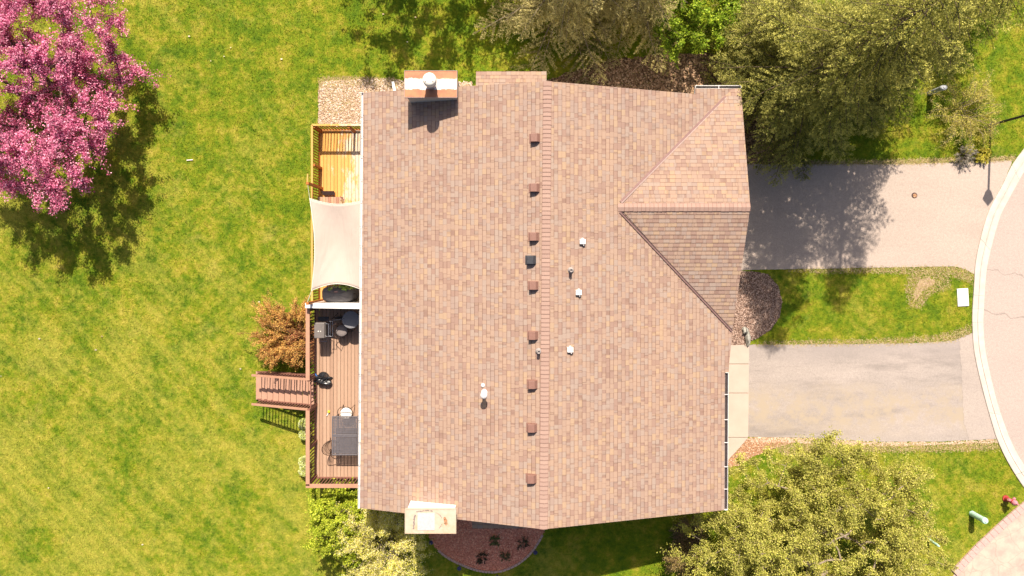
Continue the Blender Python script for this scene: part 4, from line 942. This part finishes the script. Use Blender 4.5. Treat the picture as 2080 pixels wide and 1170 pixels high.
def leaves(P, D, length, width, rng, flat=.5):
    """diamond leaves at P pointing along D"""
    n = len(P); A = nrm(D)*(length*rng.uniform(.65, 1.25, n))[:, None]*.5
    up = np.tile(np.array([[0, 0, 1.0]]), (n, 1))+rng.normal(0, flat, (n, 3)); B = nrm(np.cross(nrm(D), up))*(width*rng.uniform(.7, 1.3, n))[:, None]*.5
    Nn = nrm(np.cross(A, B))*(width*.18)
    return np.stack([P-A, P+B+Nn*.0, P+A, P-B], axis=1)
def pick(rng, cols, n, jitter=.12, wts=None):
    cols = np.array(cols); c = cols[rng.choice(len(cols), n, p=wts)]; return np.clip(c*rng.uniform(1-jitter, 1+jitter, (n, 1)), 0.005, 1)

def spruce(name, label, bx, by, h, R, seed, cols, zmin=.6, nb=110, dens=1.0, group=None, tip=(.30,.29,.09), bark='bark', start=.9, lean=(0, 0), cat='tree', nl=.064, nw_=.023, tipfrac=.35, expo=.8):
    rng = np.random.default_rng(seed); E = empty(name, (bx, by, 0), label, cat, group)
    mb = MB(); mb.tube([(bx, by, 0), (bx+lean[0]*.3, by+lean[1]*.3, h*.3), (bx+lean[0]*.7, by+lean[1]*.7, h*.7), (bx+lean[0], by+lean[1], h)], [.028*h*.6, .02*h*.6, .011*h*.6, .01], 10); mb.build('trunk', M[bark], E)
    br = MB(); Ps = []; Ds = []; Cs = []; az = rng.uniform(0, 6.28)
    for i in range(nb):
        f = (i+rng.uniform(0, .9))/nb; z0 = zmin+(h-zmin-.1)*f**1.12; az += 2.39996+rng.normal(0, .25)
        L = (R*(1-z0/h)**expo*(.78+.3*rng.random())+.12); L *= 1.0 if rng.random() > .12 else .7
        dr = np.array([math.cos(az), math.sin(az), 0]); sd_ = np.array([-dr[1], dr[0], 0]); bend = rng.normal(0, .08)
        base = np.array([bx+lean[0]*z0/h, by+lean[1]*z0/h, z0]); slope0 = rng.uniform(.0, .25); dp = rng.uniform(.25, .5)
        f3 = lambda t: base+dr*(L*t)+sd_*(L*bend*t*t)+np.array([0, 0, L*(slope0*t-dp*t*t+.12*t**3)])
        br.tube([f3(t) for t in (0, .35, .7, 1)], [.010+.010*L, .008+.006*L, .006+.003*L, .004], 4, cap=False)
        ns = max(4, int(L/.13*dens)); cj = rng.uniform(.45, 1.55)
        for t in np.linspace(.14, 1.0, ns):
            o = f3(min(1, t+rng.normal(0, .01))); ll = (.42*L*(1-t)**.7*(.7+.5*rng.random())+.13); ll = min(ll, .95)
            if rng.random() < .22: continue
            for s_ in (-1, 1) if t < .98 else (0,):
                ang = math.radians(rng.uniform(38, 62))*s_; d = dr*math.cos(ang)+sd_*math.sin(ang)+np.array([0, 0, rng.uniform(-.22, .08)]); d /= np.linalg.norm(d)
                k = max(3, int(ll/.055)); tt = (np.arange(k)+rng.random(k))/k
                p = o+d*(ll*tt)[:, None]+np.array([0, 0, -1])*(.22*ll*tt*tt)[:, None]
                rep = 7; p = np.repeat(p, rep, axis=0)+rng.normal(0, .028, (k*rep, 3)); dd = d+rng.normal(0, .7, (k*rep, 3)); dd[:, 2] += .12
                Ps.append(p); Ds.append(dd)
                c = pick(rng, cols, k*rep, .2)*cj; te = np.repeat(tt, rep); tw = (te > 1-tipfrac)[:, None]*rng.uniform(.3, 1, (k*rep, 1)); Cs.append(c*(1-tw)+np.array(tip)*cj**.5*tw)
    P = np.concatenate(Ps); D = np.concatenate(Ds); C = np.concatenate(Cs)
    br.build('branches', M[bark], E); faces_mesh('crown', leaves(P, D, nl, nw_, rng, .8), 4, np.clip(C, .004, 1), M['needle'], E); return E

def broadleaf(name, label, bx, by, h, R, seed, cols, ntar=220, per=300, zc=.62, rz=.36, leaf=(.06, .04), sig=.17, cat='tree', bark='bark', group=None, crown='crown', mat='leaf', trunk_r=.13, extra=None, wts=None, twig=.006, fork=.28, shell=.45, cx=0, cy=0):
    rng = np.random.default_rng(seed); E = empty(name, (bx, by, 0), label, cat, group)
    T = []
    while len(T) < ntar:
        d = rng.normal(0, 1, 3); d /= np.linalg.norm(d); r = rng.uniform(shell, 1)**.7
        lob = 1+.16*math.sin(3*math.atan2(d[1], d[0])+seed)+.10*math.sin(7*math.atan2(d[1], d[0])+seed*2)
        T.append([bx+cx+d[0]*R*r*lob, by+cy+d[1]*R*r*lob, h*zc+d[2]*h*rz*r])
    if extra is not None: T += extra
    T = np.array(T); ctr = np.array([bx, by, h*fork]); T = T[np.argsort(np.linalg.norm(T-ctr, axis=1))]
    nodes = [np.array([bx, by, 0.]), np.array([bx+.03, by, h*fork*.5]), ctr]; par = [-1, 0, 1]; paths = []; child = [1, 1, 0]
    for t in T:
        A = np.array(nodes[2:]); dist = np.linalg.norm(A-t, axis=1)+.15*np.linalg.norm(A-ctr, axis=1); j = int(np.argmin(dist))+2
        a = nodes[j]; n_ = max(2, int(np.linalg.norm(t-a)/.35)); prev = j; seg = t-a; bow = rng.normal(0, .06, 3)*np.linalg.norm(seg); bow[2] += .05*np.linalg.norm(seg)
        for q in range(1, n_+1):
            u = q/n_; nodes.append(a+seg*u+bow*math.sin(math.pi*u)); par.append(prev); prev = len(nodes)-1
        paths.append(prev)
    cnt = np.zeros(len(nodes))
    for e in paths:
        k = e
        while k >= 0: cnt[k] += 1; k = par[k]
    rad = np.minimum(trunk_r, twig*np.maximum(cnt, 1)**.48)
    rad[0] = trunk_r*1.25; rad[1] = trunk_r; tk = MB(); tk.tube([nodes[0], nodes[1], nodes[2]], [rad[0], rad[1], rad[2]], 10, cap=False); tk.build('trunk', M[bark], E)
    bm_ = MB()
    for i in range(3, len(nodes)): bm_.tube([nodes[par[i]], nodes[i]], [rad[par[i]] if par[i] > 2 else rad[i], rad[i]], 4 if cnt[i] < 6 else 6, cap=False)
    bm_.build('branches', M[bark], E)
    N = np.array(nodes); Ps = []; Cs = []; Ds = []
    for e in paths:
        a = N[e]; b = N[par[e]]; c_ = N[par[par[e]]] if par[par[e]] > 0 else b
        n_ = int(per*rng.uniform(.5, 1.5)); out = a-np.array([bx, by, h*.4]); out /= np.linalg.norm(out)+1e-6
        nsub = 5; subs = a+rng.normal(0, sig*1.3, (nsub, 3))*np.array([1, 1, .7])
        w_ = rng.integers(0, nsub, n_); u = rng.random(n_)[:, None]; p = subs[w_]*u+(a*.6+b*.4)*(1-u)+rng.normal(0, sig*.32, (n_, 3))*np.array([1, 1, .7])
        m_ = rng.random(n_) < .22; p[m_] = b+(a-b)*rng.random((m_.sum(), 1))+rng.normal(0, sig*.4, (m_.sum(), 3))
        Ps.append(p); Cs.append(pick(rng, cols, n_, .18, wts)*rng.uniform(.82, 1.18)); Ds.append(rng.normal(0, 1, (n_, 3))+out*.5)
    P = np.concatenate(Ps); P[:, 2] = np.maximum(P[:, 2], .05); D = np.concatenate(Ds); C = np.concatenate(Cs)
    faces_mesh(crown, leaves(P, D, leaf[0], leaf[1], rng, .9), 4, np.clip(C, .004, 1), M[mat], E); return E

def arching(name, label, bx, by, R, h, seed, cols, nst=60, per=60, leaf=(.06, .035), az=(0, 6.283), bark='bark', droop=.6, cat='shrub', spread=.05, stem=.008, inner=.15, twigs=3, sy=1.0):
    rng = np.random.default_rng(seed); E = empty(name, (bx, by, 0), label, cat); st = MB(); Ps = []; Ds = []; Cs = []
    for i in range(nst):
        a = rng.uniform(*az); L = R*rng.uniform(.5, 1.05)*math.hypot(math.cos(a), sy*math.sin(a)); r0 = inner*math.sqrt(rng.random()); hh = h*rng.uniform(.6, 1.05); b0 = np.array([bx+r0*math.cos(a+rng.normal(0,1)), by+r0*math.sin(a+rng.normal(0,1)), 0])
        d = np.array([math.cos(a), math.sin(a), 0]); bend = np.array([-d[1], d[0], 0])*rng.normal(0, .15)
        f = lambda t: b0+(d*L*t**1.15)+bend*L*t*t+np.array([0, 0, hh*(math.sin(min(1, t*1.05)*math.pi*.62)-droop*.35*t**3)])
        pts = [f(t) for t in np.linspace(0, 1, 8)]; st.tube(pts, [stem*(1.3-t) for t in np.linspace(0, 1, 8)], 4, cap=False)
        runs = [(pts[2:], 1.0)]
        for k in range(twigs):
            t0 = rng.uniform(.35, .95); o = f(t0); dd = f(min(1, t0+.05))-f(t0-.05); dd = dd/np.linalg.norm(dd)+rng.normal(0, .45, 3); dd /= np.linalg.norm(dd); l2 = L*.28*rng.uniform(.5, 1)
            q = [o+dd*l2*u+np.array([0,0,-.1*l2*u*u]) for u in (0, .5, 1)]; st.tube(q, [stem*.5, stem*.4, stem*.25], 3, cap=False); runs.append((q, .45))
        cj = rng.uniform(.8, 1.2)
        for q, wt in runs:
            q = np.array(q); n_ = int(per*wt*rng.uniform(.6, 1.4)); s_ = rng.random(n_)*(len(q)-1); i0 = np.minimum(s_.astype(int), len(q)-2); u = (s_-i0)[:, None]
            p = q[i0]*(1-u)+q[i0+1]*u+rng.normal(0, spread, (n_, 3)); Ps.append(p); Ds.append(rng.normal(0, .8, (n_, 3))+(q[i0+1]-q[i0])/(np.linalg.norm(q[i0+1]-q[i0], axis=1, keepdims=True)+1e-6)); Cs.append(pick(rng, cols, n_, .18)*cj)
    st.build('stems', M[bark], E); P = np.concatenate(Ps); P[:, 2] = np.maximum(P[:, 2], .03)
    faces_mesh('foliage', leaves(P, np.concatenate(Ds), leaf[0], leaf[1], rng, .9), 4, np.clip(np.concatenate(Cs), .004, 1), M['leaf'], E); return E

# ------------------------------------------------------------------ trees
PINKS = [(.74,.25,.41), (.62,.15,.30), (.82,.40,.53), (.50,.10,.22), (.76,.31,.46), (.42,.08,.17)]
p = W(60, 205, 2)
ex = []
for (x, y, z) in ((255, 118, 2.0), (280, 140, 1.8), (298, 152, 1.6), (240, 135, 2.2), (225, 110, 2.4), (245, 160, 1.9), (215, 205, 2.2), (230, 190, 2.0), (110, 400, 2.4), (125, 385, 2.6), (95, 370, 2.6), (205, 310, 2.5), (190, 290, 2.8), (20, 380, 2.6), (270, 150, 1.7)):
    q = W(x, y, z); ex.append([q.x, q.y, q.z])
broadleaf('crabapple_tree', 'crabapple tree covered in magenta pink blossom on the lawn', -18.3, 6.4, 5.4, 4.1, 5, PINKS, 330, 500, .58, .33, (.065, .052), .22, mat='petal', crown='blossom', trunk_r=.16, extra=ex, twig=.008)
SPC = [(.21,.22,.045), (.28,.275,.055), (.13,.15,.035), (.38,.36,.065)]
spruce('spruce_tree', 'tall dense spruce overhanging the garage roof corner and the upper driveway', 11.05, 6.75, 12.2, 3.8, 21, SPC, nb=150, expo=.62, dens=1.0, tip=(.66,.62,.16))
spruce('spruce_tree', 'broad spruce right of the one overhanging the roof, its shade on the driveway', 13.8, 7.9, 11.6, 3.3, 22, SPC, nb=125, expo=.62, dens=1.0, tip=(.62,.58,.15))
spruce('spruce_tree', 'farther spruce at the top right whose lowest branches hang over the lawn', 17.9, 11.6, 7.0, 2.5, 23, SPC, nb=80, dens=.9, tip=(.66,.62,.16))
spruce('spruce_tree', 'shorter spruce between the bright green bush and the garage roof corner', 9.7, 8.9, 5.4, 2.6, 27, SPC, nb=90, dens=.9, tip=(.50,.46,.14))
BRN = [(.46,.38,.15), (.36,.33,.12), (.54,.45,.21), (.28,.25,.09)]
spruce('juniper_tree', 'thin brownish evergreen with bare grey twigs leaning in from the top edge', 2.2, 10.7, 7.5, 4.5, 31, BRN, nb=110, dens=.85, tip=(.72,.63,.25), bark='barkgrey', tipfrac=.5)
spruce('juniper_tree', 'smaller brownish evergreen right of the thin grey-twigged one', 4.7, 10.4, 6.5, 3.6, 32, BRN, nb=75, dens=.8, tip=(.70,.61,.24), bark='barkgrey', tipfrac=.5)
broadleaf('shade_tree', 'tree beyond the top edge that throws dappled shade on the grass', -3.2, 14.6, 7.5, 3.4, 41, [(.12,.19,.03), (.17,.24,.03)], 130, 200, leaf=(.11,.08), sig=.28)
LIME = [(.22,.34,.02), (.30,.42,.025), (.15,.24,.015), (.40,.48,.04)]
broadleaf('green_bush', 'bright lime green leafy bush between the brown evergreen and the big spruce', 6.9, 9.6, 3.0, 1.75, 51, LIME, 120, 260, .58, .38, (.085, .06), .15, cat='bush', trunk_r=.06, twig=.005)
OLV = [(.47,.45,.085), (.39,.40,.07), (.56,.53,.12), (.28,.29,.05), (.44,.39,.12)]
exo = []
for (x, y, z) in ((1395,1075,2.2),(1370,1120,2.0),(1415,1040,2.6),(1470,1000,2.6),(1480,960,2.6),(1500,930,2.2),(1450,985,2.8),(1560,915,2.4),(1620,915,2.4),(1880,1060,2.0),(1910,1120,2.0),(1430,1100,2.2),(1400,1140,2.2))+tuple((rx_, ry_, 2.6) for rx_, ry_ in ((1505,950),(1530,935),(1545,960),(1520,975),(1500,990),(1540,990),(1570,940),(1590,960),(1475,1020),(1500,1010),(1560,980),(1600,935),(1640,930),(1660,920),(1850,1010),(1870,1030),(1895,1080),(1920,1100),(1925,1150),(1900,1140),(1840,990),(1790,960),(1740,935),(1460,1040),(1440,1060),(1515,1030))):
    q = W(x, y, z); exo.append([q.x, q.y, q.z])
broadleaf('olive_tree', 'wide spreading olive green tree filling the lower right, beside the house corner', 11.6, -12.1, 5.0, 4.9, 61, OLV, 900, 430, .55, .34, (.060, .042), .20, bark='barkgrey', trunk_r=.2, extra=exo, twig=.008)
SH = [(.34,.42,.025), (.44,.50,.035), (.24,.32,.02), (.52,.55,.06)]
broadleaf('green_shrub', 'lush yellow-green shrub below the brown deck at the house corner', -6.75, -10.15, 2.6, 1.25, 71, SH, 130, 260, .55, .42, (.075, .055), .13, cat='shrub', trunk_r=.05, twig=.005, cx=-.1)
broadleaf('green_shrub', 'small green shrub merging into the pale forsythia, lawn on its left', -6.25, -11.2, 2.2, .95, 72, SH, 70, 240, .5, .42, (.075, .055), .12, cat='shrub', trunk_r=.04, twig=.005)
FY = [(.80,.73,.17), (.70,.66,.11), (.84,.78,.44), (.62,.60,.10), (.76,.69,.30)]
arching('forsythia_shrub', 'pale yellow arching shrub beside the lower chimney', -4.95, -11.15, 1.7, 2.7, 81, FY, 130, 90, (.055, .028), bark='barkgrey', spread=.05, droop=.9, twigs=5, inner=.6)
OR = [(.62,.37,.09), (.50,.24,.065), (.72,.49,.14), (.38,.15,.055), (.58,.35,.11)]
arching('barberry_shrub', 'spiky orange shrub growing against the brown deck railing', -8.65, -3.05, 1.75, 1.3, 91, OR, 110, 90, (.05, .028), az=(math.radians(65), math.radians(285)), bark='bark', spread=.035, droop=.3, inner=.5, twigs=6, sy=.6)
arching('barberry_shrub', 'reddish inner bush squeezed between the deck railing and the orange shrub', -8.25, -3.2, .85, 1.05, 92, [(.35,.13,.06), (.42,.20,.08), (.24,.09,.04), (.45,.28,.10)], 60, 90, (.05, .032), spread=.05, inner=.45, twigs=5)
YS = [(.52,.46,.09), (.58,.52,.12), (.42,.38,.10), (.64,.55,.13), (.36,.30,.11)]
arching('sparse_shrub', 'sparse yellowish shrub on dry grass in front of the lamp post', 18.3, 5.95, 1.4, .95, 101, YS, 60, 60, (.045, .026), spread=.07, inner=.5, bark='barkgrey', twigs=5)
arching('dry_bush', 'small silvery dry bush at the upper driveway edge', W(1955, 318).x, W(1955, 318).y, .42, .35, 102, [(.36,.33,.26), (.28,.25,.20), (.45,.42,.36)], 45, 40, (.04, .02), spread=.02, twigs=2, bark='barkgrey')
arching('yellow_plant', 'low bright yellow plant at the driveway edge by the lamp post shadow', W(1992, 314).x, W(1992, 314).y, .3, .25, 103, [(.55,.50,.05), (.62,.55,.10)], 40, 40, (.06, .03), spread=.02, twigs=1)
arching('brush', 'low yellow-brown brush in the shade at the left foot of the olive green tree', W(1385, 1128).x, W(1385, 1128).y, .8, .7, 104, [(.30,.22,.09), (.40,.30,.10), (.20,.14,.07)], 50, 60, (.06, .035), spread=.05, twigs=4, bark='barkgrey')
arching('brush', 'brown twiggy brush against the lower wall of the house near the olive green tree', W(1395, 1075).x, W(1395, 1075).y, .7, .6, 105, [(.20,.13,.08), (.28,.18,.11), (.16,.14,.05)], 50, 40, (.05, .03), spread=.05, twigs=4, bark='barkgrey')
for i, (x, y, r, cols, lab) in enumerate(((1003, 1096, .17, [(.10,.16,.05), (.14,.20,.07)], 'green'), (1062, 1100, .2, [(.12,.12,.06), (.08,.07,.05)], 'grey-brown'), (979, 1130, .2, [(.05,.05,.03), (.08,.07,.04)], 'dark bare'), (1026, 1127, .15, [(.15,.14,.06), (.20,.17,.09)], 'olive brown'))):
    p = W(x, y); arching('bed_plant', 'little %s plant in the red mulch bed' % lab, p.x, p.y, r, r*.9, 110+i, cols, 26, 26, (.04, .02), cat='plant', spread=.015, twigs=1, stem=.004)
# potted plants by the deck railing
for i, (x, y, t) in enumerate(((617.5, 862, 'topmost of the four'), (618.5, 882, 'second from the top'), (618, 938, 'third from the top'), (618, 956, 'lowest of the four'))):
    p = W(x+0, y, .3); E = empty('potted_plant', (p.x, p.y, 0), 'round pale green potted plant outside the brown railing, '+t, 'potted plant', 'potted plants along the brown deck')
    mb = MB(); mb.lathe((p.x, p.y, 0), [(.12,0),(.16,.20),(.18,.21),(.18,.25),(.15,.25),(.14,.22)], 20); mb.build('pot', M['terracotta'], E)
    rng = np.random.default_rng(200+i); n = 900; d = nrm(rng.normal(0, 1, (n, 3))); d[:, 2] = abs(d[:, 2])*.8; P = np.array([p.x, p.y, .26])+d*(.235*rng.uniform(.7, 1.05, n))[:, None]
    faces_mesh('leaves', leaves(P, d+rng.normal(0, .3, (n, 3)), .06, .04, rng, .5), 4, pick(rng, [(.60,.64,.26), (.72,.74,.48), (.52,.58,.12)], n), M['leaf'], E)
# vine leaves over the covered grill
rng = np.random.default_rng(300); n = 70; c0 = W(700, 582, 2.32); P = np.array([c0.x, c0.y, 2.30])+rng.normal(0, 1, (n, 3))*np.array([.22, .06, .04]); P[:6] = np.array(W(669, 588, 2.28))+rng.normal(0, .02, (6, 3))
E = empty('potted_vine', (c0.x, c0.y, 2.25), 'green leafy houseplant stems lying over the covered grill', 'plant')
faces_mesh('leaves', leaves(P, rng.normal(0, 1, (n, 3))*np.array([1, 1, .2]), .13, .075, rng, .2), 4, pick(rng, [(.26,.42,.06), (.42,.52,.14), (.20,.34,.04)], n), M['leaf'], E)
mb = MB(); mb.tube([W(669, 588, 2.26), W(680, 583, 2.28), W(695, 580, 2.30), W(710, 585, 2.28)], .008, 5); mb.build('stem', M['barkgrey'], E)

# ------------------------------------------------------------------ ground cover
houseP = [(sw.x, sw.y-.1), (se.x, se.y), (gB.x, se.y), (gB.x, nw.y), (sw.x, nw.y)]
deckP = [(lx0, ly0), (lx1, ly0), (lx1, uy1), (lx0, uy1)]
EXCL = [gpts(q) for q in (UPPER, LOWER, BED_N, GRAV_E, BED_S, SOIL_SE, STAMP)]+[ROADP, [(p.x, p.y) for p in kl]+[(p.x, p.y) for p in reversed(kr)], houseP, deckP, gpts([(1430,700),(1521,700),(1519,888),(1430,960)])]+[gpts(b) for b in BARE]
LITP = gpts(LITTER)
rng = np.random.default_rng(900); n = 520000
P = np.column_stack([rng.uniform(-22.5, 23, n), rng.uniform(-14.5, 12.5, n)]); keep = np.ones(n, bool)
for q in EXCL: keep &= ~inpoly(P, q)
keep &= ~(inpoly(P, LITP) & (rng.random(n) < .85)); P = P[keep]; n = len(P)
a = rng.uniform(0, 2*math.pi, n)+.0; hh = rng.uniform(.03, .075, n); ln = rng.uniform(.02, .07, n); wd = rng.uniform(.006, .016, n)
B = np.column_stack([P, np.full(n, -.005)]); d = np.column_stack([np.cos(a), np.sin(a), np.zeros(n)]); s_ = np.column_stack([-np.sin(a), np.cos(a), np.zeros(n)])
V = np.stack([B-s_*wd[:, None], B+s_*wd[:, None], B+d*ln[:, None]+np.array([0, 0, 1])*hh[:, None]], axis=1)
cc = np.repeat(rng.uniform(.75, 1.25, (n, 1)), 3, axis=1)*np.array([1, 1, 1.0]); yl = rng.random(n) < .08; cc[yl] *= np.array([1.4, 1.2, 1.6])
tag(faces_mesh('grass', V, 3, cc, M['blade']), kind='stuff')
def scatter_stones(name, poly, n, size, cols, flat=.6, seed=1, rnd=None):
    rng = np.random.default_rng(seed); x = [p[0] for p in poly]; y = [p[1] for p in poly]
    P = np.column_stack([rng.uniform(min(x), max(x), n), rng.uniform(min(y), max(y), n)]); P = P[inpoly(P, poly)]; n = len(P); s = rng.uniform(size*.5, size, n); a = rng.uniform(0, 6.28, n); el = rng.uniform(1, 1.6, n)
    c, si = np.cos(a), np.sin(a); Z = np.full(n, .012)
    def pt(u, v, w_): return np.column_stack([P[:, 0]+(u*el*c-v*si)*s, P[:, 1]+(u*el*si+v*c)*s, Z+w_*s*flat])
    ring = [pt(math.cos(t)*.5, math.sin(t)*.5, .0) for t in np.linspace(0, 2*math.pi, 6)[:-1]]; r2 = [pt(math.cos(t+.5)*.32, math.sin(t+.5)*.32, .45) for t in np.linspace(0, 2*math.pi, 6)[:-1]]
    F = []
    for i in range(5):
        j = (i+1) % 5; F.append(np.stack([ring[i], ring[j], r2[j], r2[i]], axis=1))
    top = np.stack([r2[0], r2[1], r2[2], r2[3]], axis=1); top2 = np.stack([r2[0], r2[3], r2[4], r2[4]+1e-5], axis=1); F += [top, top2]
    col = pick(rng, cols, n, .15); V = np.concatenate(F); tag(faces_mesh(name, V, 4, np.tile(col, (len(F), 1)), M['stonecol']), kind='stuff')
nt_ = NT('stone_chips', .85); nt_.color(nt_.n('Attribute', {'attribute_name': 'Col'}).outputs['Color']); M['stonecol'] = nt_.m
scatter_stones('river_rock', gpts(BED_N), 9000, .075, [(.52,.40,.30), (.42,.31,.22), (.62,.52,.44), (.34,.23,.14), (.48,.36,.23)], seed=2)
scatter_stones('gravel', gpts(GRAV_E), 9000, .055, [(.26,.165,.125), (.36,.25,.20), (.18,.115,.09), (.46,.34,.28)], seed=3)
scatter_stones('mulch_chips', gpts(BED_S), 9000, .07, [(.58,.22,.15), (.64,.27,.18), (.46,.16,.11), (.60,.25,.17), (.50,.19,.13), (.54,.21,.14), (.68,.36,.25)], .25, seed=4)
scatter_stones('fallen_leaves', LITP, 14000, .085, [(.24,.145,.085), (.34,.21,.13), (.16,.10,.06), (.42,.29,.19)], .25, seed=5)
scatter_stones('soil_crumbs', gpts(STRIP), 2500, .05, [(.55,.42,.31), (.48,.34,.24), (.62,.50,.40)], .4, seed=6)
scatter_stones('soil_crumbs', gpts(SOIL_SE), 1500, .06, [(.38,.22,.13), (.32,.17,.10), (.52,.37,.26)], .4, seed=7)
def straw(polys, n, seed):
    rng = np.random.default_rng(seed); Vs = []
    for q, m_ in zip(polys, n):
        x = [p[0] for p in q]; y = [p[1] for p in q]; P = np.column_stack([rng.uniform(min(x), max(x), m_), rng.uniform(min(y), max(y), m_)]); P = P[inpoly(P, q)]
        P += rng.normal(0, .05, P.shape); k = len(P); a = rng.uniform(0, 6.28, k); ln = rng.uniform(.03, .09, k); wd = rng.uniform(.006, .014, k)
        B = np.column_stack([P, np.full(k, .012)]); d = np.column_stack([np.cos(a), np.sin(a), rng.uniform(.0, .4, k)]); s_ = np.column_stack([-np.sin(a), np.cos(a), np.zeros(k)])
        Vs.append(np.stack([B-s_*wd[:, None], B+s_*wd[:, None], B+d*ln[:, None]], axis=1))
    V = np.concatenate(Vs); tag(faces_mesh('dry_grass', V, 3, pick(rng, [(.44,.33,.16), (.36,.26,.12), (.50,.40,.22), (.30,.20,.10), (.30,.29,.07)], len(V), .2), M['stonecol']), kind='stuff')
EDGE_S = [(1560,900),(1700,903),(1900,904),(2026,898),(2032,912),(1900,916),(1700,918),(1600,925)]
BZ = [(1845,560),(1880,552),(1925,556),(1930,585),(1890,598),(1870,625),(1848,625),(1840,590)]
BN = [(648,160),(700,157),(800,160),(820,168),(800,178),(740,172),(650,180)]
BN2 = [(655,190),(700,180),(725,195),(715,225),(675,235),(655,220)]
straw([gpts(q) for q in FR]+[gpts(EDGE_S), gpts(BZ), gpts(BN), gpts(BN2)], (9000, 12000, 9000, 9000, 3000, 5000, 1100), 400)
# mulch bed border blocks
m = MB(); bp = [Vector((*q, 0)) for q in gpts(smooth_poly(BED_S[1:11], 1)[2:-2])]
for a, b in zip(bp[:-1], bp[1:]):
    k = max(1, int((b-a).length/.12))
    for i in range(k): m.bar(a.lerp(b, (i+.06)/k)+Vector((0,0,.03)), a.lerp(b, (i+.94)/k)+Vector((0,0,.03)), .09, .07)
tag(m.build('bed_edging', M['brickband'], bevel=.01), 'curved low edging along the red mulch bed', 'edging')
# litter on the lawn
mb = MB(); p = W(386, 325, .03); mb.bar(p+Vector((-.14,-.01,0)), p+Vector((.12,.01,.01)), .04, .025); tag(mb.build('wood_stick', M['cushion'], bevel=.004), 'short white stick lying on the lawn right of the crabapple shade', 'stick')
rng = np.random.default_rng(77); fl = []
for i in range(16):
    x, y = (rng.uniform(0, 610), rng.uniform(420, 1165)) if i % 2 else (rng.uniform(340, 960), rng.uniform(5, 150))
    p = W(x, y, .05); r = rng.uniform(.03, .06); t = rng.uniform(0, 6.28); fl.append([[p.x+r*math.cos(t+k), p.y+r*math.sin(t+k)*.7, .05+.01*math.sin(k)] for k in (0, 1.6, 3.2, 4.7)])
tag(faces_mesh('fallen_petals', np.array(fl), 4, pick(rng, [(.50,.42,.28), (.45,.35,.2), (.55,.48,.36)], len(fl)), M['stonecol']), kind='stuff')
